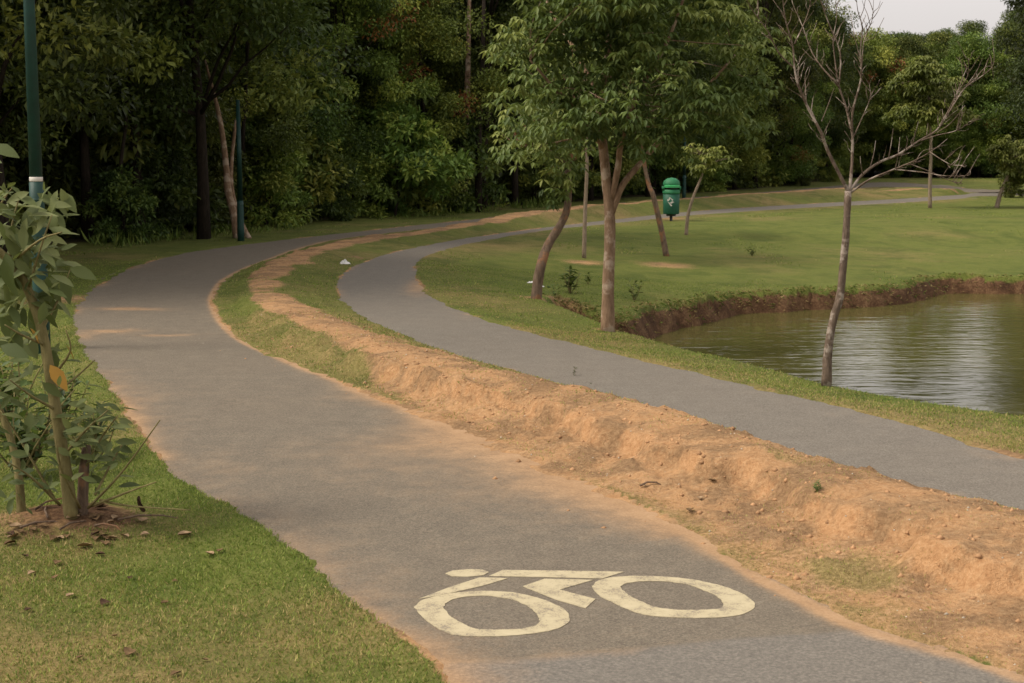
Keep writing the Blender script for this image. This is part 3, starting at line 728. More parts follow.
# bushes at the foot of the forest
bl_lab = {0: ('low bush in the dark undergrowth of the left forest edge', 'undergrowth bushes left'), 1: ('bushy green shrub at the foot of the forest behind the bend', 'undergrowth bushes behind the bend'),
          2: ('low dark bush under the forest trees behind the green litter bin', 'undergrowth bushes behind the bin')}
for s in np.arange(0, S[-1], 1.5):
    for off in (0.7, 2.6, 5.5, 9.0):
        p = front(s + rf.uniform(-.7, .7), off + rf.uniform(-.5, .6)); x, y = float(p[0]), float(p[1]); u = px_u(x, y)
        if y < 13.5 or u < -300 or u > 1100: continue
        if off < 1 and rf.random() < (.12 if 215 < u < 455 else .35 if 130 < u <= 215 else .8 if u <= 130 else .72): continue
        if off > 1 and rf.random() < .15: continue
        z_ = 0 if u < 250 else 1 if u < 540 else 2
        sc_ = rf.uniform(.45, .85) if off < 1 else rf.uniform(1.0, 1.7)
        if off < 1 and 250 < u < 450: sc_ *= 1.45
        if u > 780: sc_ *= .8
        place(proto_bush[0 if u < 215 else rf.randrange(3)], x, y, sc_, bl_lab[z_][0], 'bush', bl_lab[z_][1], name='undergrowth_bush')
# trees closing the view on the right
for (x, y, s, k) in ((19.6, 57, 1.0, 0), (22, 53, 1.15, 1), (21.5, 62, 1.2, 2), (25.5, 58, 1.2, 0), (27, 66, 1.2, 1), (24.5, 70, 1.1, 2), (30, 72, 1.1, 0), (29.5, 60, 1.1, 2), (33, 66, 1.1, 1)):
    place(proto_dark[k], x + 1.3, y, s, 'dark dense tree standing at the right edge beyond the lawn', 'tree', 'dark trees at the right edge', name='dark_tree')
for (x, y, s, k) in ((18.6, 56, .5, 0), (20.4, 55, .6, 1), (23.5, 56, .75, 2), (26.5, 60, .9, 1), (22.5, 60, .8, 0)):
    place(proto_bush[k], x, y, s, 'dark bush at the foot of the trees at the right edge', 'bush', 'bushes at the right edge', name='undergrowth_bush')
for k in range(46):
    u = 690 + 300 * (k % 23) / 23 + rf.uniform(-6, 6); y = (97 if k < 23 else 104) + rf.uniform(-2, 3); x = (u - 512) / FPX * y
    s_ = cap_scale(x, y, rf.uniform(.95, 1.2), 7.9); place(proto_low[k % 3], x, y, s_, 'tree of the distant forest under the strip of pale sky', 'tree', 'distant forest trees under the sky', name='forest_tree', sz=s_)
for u, y in ((204, 30.0), (140, 29.8)):
    place(proto_tall[u % 3], (u - 512) / FPX * y, y, 1.2, 'dark tree hanging over the far lamp post at the bend', 'tree', 'trees over the far lamp post', name='forest_tree')
# nearer trees at the left, mostly trunk in the picture
place(proto_tall[1], -7.3, 21.5, 1.05, 'thick trunked dark tree right behind the green lamp post', 'tree', None, name='forest_tree')

# ------------------------------------------------------------------ the named trees of the middle ground
def skeleton(root, limbs, mat, loc):
    m = MB()
    for k, (P, R) in enumerate(limbs):
        P = catmull(np.array(P), 4); R = np.interp(np.linspace(0, 1, len(P)), np.linspace(0, 1, len(R)), R)
        m.tube([p - loc for p in P], list(R), 9, wob=.07, seed=k)
    return m
def lobed_crown(m, nodes, lobes, loc, twig_r=.012, seed=0):
    """twigs from the nearest skeleton point out to each lobe"""
    rr = random.Random(seed); nodes = np.array(nodes)
    for c, r in lobes:
        below = nodes[nodes[:, 2] < c[2] + .15]
        below = below if len(below) else nodes
        a = below[np.argmin(((below - c) ** 2).sum(1))]
        P = limb(a, c, 5, .08, rr); m.tube([p - loc for p in P], [twig_r * (1 - .7 * j / 5) for j in range(6)], 5)
def disc_clusters(lobes, per, rng, flat=.38):
    C = []; T = []
    for c, r in lobes:
        n = max(3, int(per * (r / .35) ** 2)); a = rng.random(n) * 6.28; q = np.sqrt(rng.random(n)) * r
        z = flat * r * (1 - (q / r) ** 2) * rng.uniform(.2, 1.0, n) + rng.normal(0, .05, n)
        C.append(np.stack([c[0] + np.cos(a) * q, c[1] + np.sin(a) * q, c[2] + z - .10 * (q / r) ** 2], 1)); T.append(np.clip(rng.normal(.42, .12) + .30 * z / r + rng.normal(0, .1, n), 0, .86))  # tint rises with height: lit lobe tops put into the leaf colour
    return np.vstack(C), np.concatenate(T)

# main tree by the pond
base = on_ground(608, 331, -.1); Dm = base[1]
def q(u, v, dy=0.0): return dp(u, v, Dm + dy)
t = empty('broadleaf_tree', base, 'large leafy tree with straight grey trunk forking low, on the near pond bank', 'tree')
pm = Dm / FPX
L_main = [([q(608, 336), q(608, 290), q(610, 240), q(609, 205), q(605, 165), q(601, 120), q(604, 85), q(609, 40), q(612, -30), q(616, -90)], [7.6 * pm, 6.0 * pm, 5.5 * pm, 5.2 * pm, 5 * pm, 4.4 * pm, 3.6 * pm, 2.8 * pm, 2 * pm, pm]),
          ([q(611, 215), q(622, 186), q(638, 166, .1), q(662, 138, .25), q(700, 95, .45), q(735, 55, .5)], [3.6 * pm, 3.3 * pm, 3.0 * pm, 2.4 * pm, 2 * pm, pm]),
          ([q(611, 200), q(618, 168, -.05), q(622, 140, -.15), q(640, 90, -.4), q(668, 40, -.6), q(690, -20, -.7)], [3.6 * pm, 3.2 * pm, 3 * pm, 2.4 * pm, 1.8 * pm, pm]),
          ([q(602, 125), q(592, 85, .2), q(572, 45, .5), q(548, 5, .8), q(540, -40, .9)], [3 * pm, 2.6 * pm, 2 * pm, 1.5 * pm, pm]),
          ([q(603, 100), q(615, 65, .1), q(634, 25, .3), q(655, -30, .5)], [2.6 * pm, 2.2 * pm, 1.8 * pm, pm]),
          ([q(604, 150), q(585, 120, -.3), q(556, 90, -.7), q(530, 60, -.9)], [2.4 * pm, 2 * pm, 1.5 * pm, pm]),
          ([q(610, 60), q(640, 10, -.5), q(668, -60, -.7)], [2 * pm, 1.6 * pm, pm])]
m = skeleton(t, L_main, None, base)
nodes = [p for P, R in L_main for p in catmull(np.array(P), 4) if p[2] > base[2] + 1.2]
rng = np.random.default_rng(5); lobes = []
def in_crown(u, v):
    # outline of the crown in the picture: a broad dome with a scalloped lower edge
    lo = np.interp(u, [488, 500, 520, 550, 590, 640, 665, 690, 715, 745, 776], [70, 128, 150, 160, 130, 142, 158, 146, 138, 124, 105])
    hi = np.interp(u, [488, 520, 560, 630, 700, 745, 776], [20, -40, -95, -130, -95, -30, 60])
    return hi < v < lo
while len(lobes) < 128:
    u, v = rng.uniform(518, 756), rng.uniform(-130, 166)
    if not in_crown(u, v): continue
    k = math.sqrt(max(0.05, 1 - ((u - 632) / 150) ** 2)) * 1.45
    dy = rng.uniform(-k, k)
    if rng.random() < .35: dy = -abs(dy)
    c = q(u, v, dy)
    lobes.append((c, rng.uniform(.24, .42)))
lobed_crown(m, nodes, lobes[:70], base, .007, 3)
m.build('trunk', M['bark_main'], t)
for u_, v_ in ((610, 70), (640, 95), (622, 120), (655, 120), (590, 95), (665, 70), (700, 100), (715, 112), (630, 45), (575, 60), (685, 125), (655, 138), (560, 120), (600, 35), (735, 90)):
    lobes.append((q(u_, v_, -rng.uniform(.4, 1.1)), rng.uniform(.28, .38)))
C, T = disc_clusters(lobes, 24, rng); palmate('crown', C - base, M['leaf_palm'], t, rng, L=.105, W=.038, nl=6, tint=T)

def small_tree(name, trunk_px, base_px, z0, dlobes, lab, bark, leaf, r_px, per=14, L=.11, W=.038, seed=1, ymul=1.0, extra=()):
    b = on_ground(*base_px, z0); D_ = b[1]; k = D_ / FPX
    t = empty(name, b, lab, 'tree')
    P = [dp(u, v, D_ + (0 if i < 3 else .04 * i)) for i, (u, v) in enumerate(trunk_px)]; P[0] = b - np.array([0, 0, .06])
    R = [r_px * k * (1 - .55 * i / (len(P) - 1)) for i in range(len(P))]
    lim = [(P, R)] + [([dp(u, v, D_ + dy) for u, v, dy in e], [r_px * .45 * k, r_px * .15 * k]) for e in extra]
    m = skeleton(t, lim, None, b); rng = np.random.default_rng(seed)
    nodes = [p for P_, R_ in lim for p in catmull(np.array(P_), 4)]
    nodes = [p for p in nodes if p[2] > b[2] + .55 * (P[-1][2] - b[2])]
    lobes = []
    for (u, v, ru, rv, n) in dlobes:
        for _ in range(n):
            a = rng.random() * 6.28; s = math.sqrt(rng.random())
            lobes.append((dp(u + ru * s * math.cos(a), v + rv * s * math.sin(a), D_ + rng.uniform(-1, 1) * ru * k * ymul), rng.uniform(.7, 1.2) * .30 * min(1.3, ru * k)))
    lobed_crown(m, nodes, lobes, b, .008, seed)
    m.build('trunk', M[bark], t)
    C, T = disc_clusters(lobes, per, rng); palmate('crown', C - b, leaf, t, rng, L=L, W=W, nl=6, tint=T)
    return t
small_tree('leaning_tree', [(535, 300), (538, 281), (542, 262), (548, 245), (562, 222), (568, 203), (568, 170), (572, 145), (573, 110)], (536, 299), -.05,
           [(530, 128, 36, 22, 30), (557, 184, 16, 13, 10), (575, 130, 40, 40, 22), (560, 70, 50, 40, 20)], 'crooked tree with peeling bark leaning right beside the gully', 'bark_red', M['leaf_palm'], 5.6, 22, .12, .042, 21,
           extra=[[(568, 165, 0), (545, 148, -.1), (520, 146, -.2)]])
small_tree('slender_tree', [(584, 259), (585, 215), (587, 165), (586, 130), (590, 90)], (584, 258), -.1, [(590, 90, 50, 40, 30), (575, 125, 28, 22, 12)], 'thin straight pale trunk tree just left of the large pond tree', 'bark_pale', M['leaf_palm'], 2.3, 18, .12, .042, 22)
small_tree('leaning_tree', [(667, 257), (661, 228), (653, 195), (648, 182), (640, 140), (632, 95)], (667, 256), -.1, [(640, 95, 48, 40, 30), (648, 124, 32, 22, 16)], 'brown trunk tree leaning left in front of the green litter bin', 'bark_red', M['leaf_palm'], 3.2, 18, .12, .042, 23)
small_tree('slender_tree', [(686, 236), (688, 215), (694, 195), (702, 175), (706, 155)], (686, 235), -.05, [(702, 158, 24, 12, 18), (716, 155, 18, 9, 12), (696, 147, 12, 8, 8)], 'slim pale curved sapling just right of the green litter bin', 'bark_pale', M['leaf_lime'], 1.9, 26, .13, .05, 24,
           extra=[[(702, 172, 0), (715, 162, .1), (730, 158, .2)]])
small_tree('young_tree', [(930, 208), (930, 180), (931, 150), (929, 110), (930, 70)], (930, 208), 0, [(930, 88, 34, 30, 42), (912, 112, 22, 10, 14), (950, 112, 20, 12, 14), (925, 68, 20, 12, 12)], 'yellow-green young tree with thin trunk standing alone on the far lawn', 'bark_pale', M['leaf_lime'], 2.0, 24, .2, .08, 25, .9)
small_tree('young_tree', [(996, 208), (1001, 192), (1008, 176), (1014, 160)], (996, 208), 0, [(1012, 152, 20, 18, 30), (1026, 165, 18, 22, 24), (1008, 180, 12, 12, 10)], 'small bright green tree with slanting trunk at the right edge of the lawn', 'bark_pale', M['leaf_lime'], 2.4, 34, .17, .07, 26, .9)

# ------------------------------------------------------------------ pale leaning trunk beside the second lamp post
b = on_ground(236, 238, 0); t = empty('bare_trunk', b, 'pale leaning forked trunk beside the far green lamp post', 'tree trunk')
D_ = b[1]; m = skeleton(t, [([dp(238, 240, D_), dp(234, 215, D_), dp(228, 190, D_), dp(226, 165, D_), dp(220, 120, D_), dp(205, 60, D_)], [.10, .08, .075, .065, .05, .02]),
                           ([dp(243, 238, D_ + .1), dp(236, 210, D_ + .05), dp(231, 175, D_ + .1), dp(236, 120, D_ + .2)], [.05, .045, .04, .03]),
                           ([dp(250, 240, D_ - .1), dp(242, 224, D_), dp(237, 212, D_)], [.05, .045, .035])], None, b)
m.build('trunk', M['bark_main'], t)
for (u, v, h, r) in ((463, 211, 3.0, .12), (478, 212, 3.4, .10), (122, 241, 2.2, .04)):
    b = on_ground(u, v, 0); t = empty('bare_trunk', b, {463: 'pale brown trunk, thicker left one of the pair in the forest gap', 478: 'thinner greyish trunk, right one of the pair in the forest gap', 122: 'thin dark straight trunk in the shade at the left forest edge'}[u], 'tree trunk')
    m = MB(); m.tube([(0, 0, -.1), (.03, 0, h * .35), (.02, .05, h * .7), (.12, .1, h), (.2, .2, h * 2)], [r * 1.2, r, r * .9, r * .8, r * .4], 9, wob=.06, seed=int(u)); m.build('trunk', M['bark_main' if u == 463 else 'bark_dark'], t)

# ------------------------------------------------------------------ dead tree on the near bank
base = on_ground(826, 386, -.1); Dd = base[1]; pd = Dd / FPX
t = empty('dead_tree', base, 'bare leafless tree with many thin twigs on the near pond bank', 'tree')
def zz(L, y0=0.0, y1=0.0):
    n = len(L); return [dp(740 + x / 2.845, y / 2.845, Dd + y0 + (y1 - y0) * i / max(1, n - 1) + (random.uniform(-.03, .03) if 0 < i else 0)) for i, (x, y) in enumerate(L)]
m = MB()
P = catmull(np.array([dp(826, 388, Dd), dp(828, 350, Dd), dp(833, 320, Dd), dp(840, 296, Dd), dp(843, 265, Dd), dp(846, 235, Dd), dp(848, 191, Dd)]), 4)
m.tube([p - base for p in P], list(np.interp(np.linspace(0, 1, len(P)), [0, .15, .5, 1], [5.6 * pd, 4.3 * pd, 3.9 * pd, 3.5 * pd])), 10, wob=.09, seed=3)
BR = [([(308, 545), (290, 510), (250, 430), (230, 375), (195, 310), (165, 240), (155, 190), (150, 130), (130, 60), (122, 0), (118, -70)], 3.2, .5, 0, -.35),
      ([(225, 372), (205, 320), (180, 280), (165, 225), (170, 160)], 1.5, .4, -.1, .1), ([(155, 195), (110, 150), (80, 90), (30, 20), (0, -40)], 1.4, .4, -.15, -.5), ([(155, 125), (185, 60), (200, 10), (205, -50)], 1.2, .4, -.2, 0),
      ([(232, 345), (250, 300), (268, 250)], .8, .35, -.1, .1), ([(238, 380), (258, 340)], .8, .35, -.1, -.2), ([(190, 300), (185, 220), (195, 190)], .7, .3, -.1, .1),
      ([(312, 545), (318, 470), (320, 390), (312, 350), (300, 300), (280, 240), (270, 170), (265, 110), (275, 50), (270, -20)], 2.7, .4, 0, .35), ([(280, 240), (240, 200), (205, 150), (180, 80), (150, 10), (140, -40)], 1.5, .4, .15, .5),
      ([(320, 395), (320, 320), (345, 220), (342, 150), (348, 80), (335, 30), (330, -20)], 1.9, .4, .1, -.3), ([(323, 390), (345, 340), (370, 280), (368, 240)], 1.2, .35, .1, .25), ([(282, 240), (285, 150), (250, 60), (230, 0), (220, -50)], 1.5, .4, .15, .1),
      ([(370, 285), (400, 250)], .6, .3, .2, .3), ([(345, 222), (352, 120), (375, 60), (380, 0)], .9, .3, -.1, -.3), ([(300, 300), (272, 275)], .7, .4, .1, .2), ([(340, 160), (325, 100), (315, 40)], .7, .3, -.2, -.1), ([(380, 110), (410, 50)], .5, .3, -.25, -.3), ([(352, 120), (380, 105)], .5, .3, -.2, -.3),
      ([(310, 545), (350, 495), (400, 460), (450, 440), (510, 400), (560, 370), (600, 310), (640, 250), (690, 215), (722, 180), (718, 110)], 2.5, .35, 0, .7),
      ([(315, 548), (370, 510), (430, 485), (490, 460), (545, 430), (590, 395)], 2.0, .4, 0, -.5), ([(440, 482), (520, 490), (580, 500), (648, 500)], 1.0, .3, -.2, -.6), ([(540, 432), (575, 455), (605, 470), (635, 470)], .8, .3, -.4, -.6), ([(480, 465), (550, 492), (600, 515), (630, 520)], .9, .3, -.3, -.3),
      ([(510, 402), (560, 385), (620, 370), (668, 335)], 1.2, .35, .3, .1), ([(350, 497), (344, 470), (342, 445)], .8, .4, .05, 0), ([(368, 483), (380, 440), (386, 400)], .9, .35, .1, .2), ([(395, 463), (397, 440)], .7, .4, .1, 0), ([(422, 452), (430, 410), (436, 365)], .9, .35, .15, .1),
      ([(450, 440), (455, 390)], .8, .4, .2, .3), ([(490, 414), (500, 375), (508, 345)], .8, .4, .25, .2), ([(560, 370), (590, 320), (620, 260), (648, 215), (650, 165)], 1.2, .35, .4, .2), ([(600, 312), (630, 230), (645, 195)], .9, .35, .5, .7), ([(640, 250), (672, 205), (690, 165)], 1.0, .35, .6, .5),
      ([(690, 215), (712, 160), (722, 230)], .9, .35, .65, .6), ([(660, 235), (700, 190), (725, 195)], .9, .35, .6, .9), ([(545, 430), (565, 420), (580, 440)], .6, .4, -.4, -.3), ([(600, 500), (625, 480)], .5, .4, -.6, -.7), ([(500, 460), (520, 430), (560, 420)], .8, .4, -.35, -.1), ([(560, 378), (600, 350), (640, 300)], .9, .35, .35, .1), ([(470, 430), (478, 395)], .7, .4, .2, .1), ([(530, 392), (535, 350)], .7, .4, .3, .4),
      ([(580, 345), (575, 310)], .6, .4, .4, .5), ([(620, 280), (612, 235)], .6, .4, .5, .6), ([(185, 65), (210, 30)], .6, .4, -.1, -.2), ([(60, 65), (40, 60)], .5, .4, -.4, -.5), ([(130, 60), (110, 20)], .7, .3, -.3, -.4), ([(265, 115), (240, 80)], .7, .3, .3, .4)]
for pts, r0, r1, y0, y1 in BR:
    P = catmull(np.array(zz(pts, y0, y1)), 3); m.tube([p - base for p in P], list(np.linspace(r0 * .62 * pd, max(r1 * .5, .2) * pd, len(P))), 6, wob=.1, seed=int(pts[0][0]))
rt = random.Random(8)
for pts, r0, r1, y0, y1 in BR:            # fine twigs along every branch
    if len(pts) < 4: continue
    for _ in range(len(pts) * 2):
        i = rt.randrange(1, len(pts) - 1); f = rt.random()
        x0, y_0 = pts[i][0] * (1 - f) + pts[i + 1][0] * f, pts[i][1] * (1 - f) + pts[i + 1][1] * f
        dx, dy = pts[i + 1][0] - pts[i][0], pts[i + 1][1] - pts[i][1]; nn = math.hypot(dx, dy) + 1e-6; dx, dy = dx / nn, dy / nn
        sgn = rt.choice((-1, 1)); ln = rt.uniform(18, 62); ex, ey = dx * .6 - sgn * dy * .6, dy * .6 + sgn * dx * .6 - .45
        yy = y0 + (y1 - y0) * (i + f) / (len(pts) - 1)
        P = catmull(np.array([dp(740 + (x0 + ex * ln * q_ + (rt.uniform(-4, 4) if q_ else 0)) / 2.845, (y_0 + ey * ln * q_ + (rt.uniform(-4, 4) if q_ else 0)) / 2.845, Dd + yy + q_ * rt.uniform(-.12, .12)) for q_ in (0, .35, .7, 1)]), 2)
        m.tube([p - base for p in P], list(np.linspace(.42 * pd, .16 * pd, len(P))), 5, wob=.1, seed=int(ln * 9))
m.build('trunk', M['bark_dead'], t)

# ------------------------------------------------------------------ lamp posts
def lamp_post(loc, label, group, banded=True):
    t = empty('lamp_post', loc, label, 'lamp post', group)
    p = MB(); p.tube([(0, 0, 1.49), (0, 0, 5.2)], [.056, .036], 16); p.build('pole', M['green_post'], t)
    s = MB(); s.lathe([(.068, -.3), (.068, .5), (.064, 1.30), (.061, 1.50), (.053, 1.502)], 16); s.build('sleeve', M['green_post2'], t)
    r_ = MB(); r_.lathe([(.0635, 1.335), (.0665, 1.34), (.0665, 1.352), (.0630, 1.357)], 16); r_.build('collar', M['green_post'], t)
    if banded: w = MB(); w.lathe([(.0565, 1.506), (.0575, 1.507), (.0575, 1.543), (.0562, 1.545)], 16); w.build('band', M['white'], t)
    if not banded: return t      # the heads of the far posts are lost in the foliage
    h = MB(); h.lathe([(.04, 5.2), (.09, 5.22), (.16, 5.34), (.17, 5.44), (.13, 5.56), (.05, 5.62)], 18); hd = h.build('lamp_globe', M['lamp'], t)
    k = MB(); k.lathe([(.0, 5.60), (.19, 5.60), (.12, 5.68), (.03, 5.72)], 18); k.build('lamp_cap', M['green_post'], t)
    return t
lamp_post(on_ground(43, 352, 0), 'tall dark green lamp post with white band behind the leafy sapling', 'green lamp posts along the paths')
lp = lamp_post(on_ground(241, 241, 0), 'dark green lamp post beside the pale leaning trunk at the bend', 'green lamp posts along the paths', False)
lp.scale = (1, 1, .52)
lp = lamp_post(on_ground(684, 201, .1), 'distant green lamp post half hidden behind the litter bin', 'green lamp posts along the paths', False)

lp.scale = (1, 1, .6)

# ------------------------------------------------------------------ litter bin
b = on_ground(671, 221, 0); k = b[1] / FPX
t = empty('litter_bin', b, 'green litter bin with domed lid and white emblem on a short post', 'litter bin')
bw = 8.3 * k; zb_, zm_, zt_ = 7.0 * k, 27 * k, 34.5 * k
m = MB(); m.lathe([(bw * .93, zb_), (bw * .97, zb_ + .012), (bw * .98, zm_ * .6), (bw, zm_)], 28); m.build('bin_body', M['bin'], t)
m = MB(); m.lathe([(bw * 1.03, zm_ + .003), (bw * 1.05, zm_ + .02), (bw * 1.04, zm_ + 4.2 * k)], 28); m.lathe([(bw * 1.04, zm_ + 7.4 * k), (bw * 1.03, zm_ + 10.2 * k), (bw * .9, zm_ + 13 * k), (bw * .55, zm_ + 15.2 * k), (.02, zm_ + 16 * k)], 28)
for a in (math.pi * .0, math.pi): m.box((math.cos(a) * bw * .98, math.sin(a) * bw * .98, zm_ + 5.8 * k), (.05, .22, 3.3 * k), a)
m.box((0, bw * .98, zm_ + 5.8 * k), (.3, .05, 3.3 * k))
m.build('lid', M['bin_lid'], t)
m = MB(); m.lathe([(bw * .9, zm_ + 4.1 * k), (bw * .9, zm_ + 7.5 * k)], 24); m.build('opening_shade', M['black'], t)  # black drum stands in for the shade inside the slot
m = MB()
for j in range(11):
    a0 = -math.pi / 2 - .95 + 1.9 * j / 11; a1 = a0 + 1.9 / 11
    V = []
    for a in (a0, a1):
        for rr_, z_ in ((bw * 1.02, zm_ + 6.6 * k), (bw * 1.14, zm_ + 6.3 * k), (bw * 1.14, zm_ + 8.4 * k), (bw * 1.02, zm_ + 8.9 * k)): V.append((math.cos(a) * rr_, math.sin(a) * rr_, z_))
    m.add(V, [(0, 1, 5, 4), (1, 2, 6, 5), (2, 3, 7, 6), (3, 0, 4, 7)])
m.build('lip', M['bin_lip'], t, smooth=False)
m = MB(); m.lathe([(.035, -.2), (.035, zb_ - .004)], 12); m.lathe([(.12, zb_ - .05), (.12, zb_ - .005)], 16); m.build('post', M['steel'], t)
m = MB()   # two bent arrows, white
def on_bin(x, z): 
    a = -math.pi / 2 + (x - .5) / (bw * .98) * k; r_ = bw * 1.004; return (math.cos(a) * r_, math.sin(a) * r_, z * k)
for quad in ([(-4.6, 21.0), (-1.8, 24.0), (-.4, 23.0), (-3.2, 20.0)], [(-1.8, 24.0), (1.6, 21.4), (.8, 20.4), (-1.0, 22.4)], [(-4.0, 19.4), (-2.6, 19.0), (.6, 15.6), (-.4, 14.9)], [(-1.6, 18.6), (1.0, 20.0), (2.4, 18.9), (-.2, 17.6)]):
    for f_ in (0,): m.add([on_bin(x, z) for x, z in quad], [(0, 1, 2, 3)]); m.add([tuple(np.array(on_bin(x, z)) * [.994, .994, 1]) for x, z in quad], [(3, 2, 1, 0)])
m.build('emblem', M['white'], t, smooth=False)

# ------------------------------------------------------------------ leafy sapling, front left
base = on_ground(70, 517, .1); Ds = base[1]; ps = Ds / FPX
t = empty('leafy_sapling', base, 'leafy sapling with bent brown stem and yellowing leaves on the near left lawn', 'sapling')
def sq(u, v, dy=0.0): return dp(u, v, Ds + dy)
rs = random.Random(4); rng = np.random.default_rng(44)
STEMS = [([sq(72, 522), sq(63, 455), sq(53, 392), sq(43, 335), sq(28, 290), sq(10, 262), sq(-18, 236), sq(-50, 200)], [7.2, 6.2, 5.6, 5.0, 4.6, 4.2, 3.6, 2.5], 'stem'),
         ([sq(82, 520, .05), sq(84, 470, .06), sq(87, 445, .08)], [6, 5, 4.4], 'bark_red'),
         ([sq(22, 520, .15), sq(17, 465, .18), sq(4, 420, .22), sq(-20, 370, .25), sq(-45, 300, .25)], [5, 4, 3.6, 3.2, 2], 'stem')]
for P, R, mt in STEMS:
    m = MB(); P = catmull(np.array(P), 5); R = np.interp(np.linspace(0, 1, len(P)), np.linspace(0, 1, len(R)), R) * ps
    m.tube([p - base for p in P], list(R), 10, wob=.06, seed=int(R[0] * 1e5)); m.build('stem', M[mt], t)
TW = [[(88, 508, 0), (122, 472, -.1), (160, 420, -.2)], [(92, 506, 0), (128, 492, -.15), (156, 482, -.25)], [(60, 505, -.05), (32, 478, -.2), (8, 462, -.3)], [(55, 500, .1), (20, 440, .1), (0, 410, .1)], [(50, 380, 0), (70, 352, -.1), (66, 330, -.15)],
      [(42, 330, 0), (58, 300, .1), (70, 270, .15)], [(28, 290, 0), (40, 250, -.1), (52, 215, -.15)], [(10, 262, 0), (12, 225, .1), (20, 195, .15)], [(12, 262, 0), (40, 240, -.2), (62, 232, -.3)], [(45, 345, 0), (22, 335, -.2), (5, 325, -.3)], [(56, 410, 0), (30, 395, -.2), (10, 380, -.3)],
      [(53, 395, 0), (75, 378, .15), (95, 360, .2)], [(-18, 236, 0), (0, 205, .1), (12, 188, .1)], [(84, 470, .06), (100, 440, 0), (118, 415, -.05)], [(64, 455, 0), (86, 430, -.1), (108, 410, -.15)], [(100, 500, 0), (130, 506, -.1), (190, 510, -.25)], [(80, 508, 0), (62, 470, -.2), (56, 440, -.3)], [(95, 495, 0), (112, 462, .1), (122, 445, .1)]]
m = MB()
for e in TW:
    P = catmull(np.array([sq(*p) for p in e]), 4); m.tube([p - base for p in P], list(np.linspace(1.6 * ps, .6 * ps, len(P))), 6)
m.build('twig', M['stem'], t)
LP = []   # leaf: u, v of its base, then of its tip, tint
for u0, v0, u1, v1, tt in [(12, 196, 0, 185, .6), (8, 188, 15, 181, .5), (22, 232, 38, 200, .35), (18, 207, 42, 206, .62), (28, 216, 55, 213, .7), (20, 225, 38, 223, .62), (30, 224, 28, 240, .3), (42, 235, 66, 242, .75), (32, 246, 60, 256, .72), (40, 252, 55, 264, .55), (24, 262, 26, 276, .72), (22, 290, 16, 277, .4),
                           (25, 250, 10, 262, .5), (4, 240, 0, 220, .45), (30, 275, 50, 292, .62), (50, 297, 53, 320, .5), (70, 268, 94, 277, .45), (62, 278, 70, 302, .4), (50, 305, 42, 300, .4), (8, 270, 18, 290, .5), (3, 282, 12, 312, .52), (18, 330, 2, 352, .58), (12, 325, 22, 348, .42), (28, 318, 38, 340, .4), (20, 320, 10, 336, .36),
                           (40, 330, 28, 342, .6), (46, 348, 62, 350, .5), (10, 345, 25, 360, .35), (32, 360, 30, 375, .45), (50, 365, 66, 388, .97), (66, 345, 75, 358, .97), (30, 328, 40, 342, .97), (60, 342, 52, 360, .5), (8, 400, 28, 408, .45), (12, 395, 0, 408, .4), (20, 384, 4, 390, .5), (34, 398, 18, 404, .42)]:
    LP.append((u0, v0, u1, v1, tt, rs.uniform(-.12, .12)))
for _ in range(90):   # the crown outside the frame, to the left
    u, v = rs.uniform(-110, 6), rs.uniform(140, 420); a = rs.uniform(0, 6.28); LP.append((u, v, u + 26 * math.cos(a), v + 14 + 18 * math.sin(a), rs.uniform(.2, .7), rs.uniform(-.35, .35)))
for _ in range(230):
    u, v = rs.uniform(-10, 62), rs.uniform(185, 310 if rs.random() < .6 else 430); a = rs.uniform(0, 6.28); LP.append((u, v, u + 22 * math.cos(a), v + 6 + 16 * math.sin(a), rs.uniform(.25, .7), rs.uniform(-.1, .3)))
for _ in range(115):  # low shoots
    u, v = min(118, 88 + rs.gauss(0, 19)), 438 + rs.gauss(0, 22); a = rs.uniform(0, 6.28); LP.append((u, v, u + 20 * math.cos(a), v - 2 + 9 * math.sin(a), rs.uniform(.2, .65), rs.uniform(-.2, .25)))
for _ in range(60):
    u, v = 20 + rs.gauss(0, 25), 470 + rs.gauss(0, 26); a = rs.uniform(0, 6.28); LP.append((u, v, u + 17 * math.cos(a), v + 2 + 9 * math.sin(a), rs.uniform(.05, .5), rs.uniform(-.25, .25)))
P0 = np.array([sq(u0, v0, dy) for u0, v0, u1, v1, tt, dy in LP]); P1 = np.array([sq(u1, v1, dy + rs.uniform(-.05, .03)) for u0, v0, u1, v1, tt, dy in LP]); TT = np.array([p[4] for p in LP])
P1 = P0 + (P1 - P0) * 1.08; Lg = np.linalg.norm(P1 - P0, axis=1)
V, F, A_ = leaves_mesh(P0 - base, P1 - P0, unit(rdir(len(LP), rng) * .55 + np.array([0, -.45, 1.0])), Lg, Lg * rng.uniform(.34, .48, len(LP)), TT, fold=.12, detail=True, droop=.12)
mesh_obj('foliage', V, F, M['leaf_sap'], t, {'tint': A_}, smooth=True)

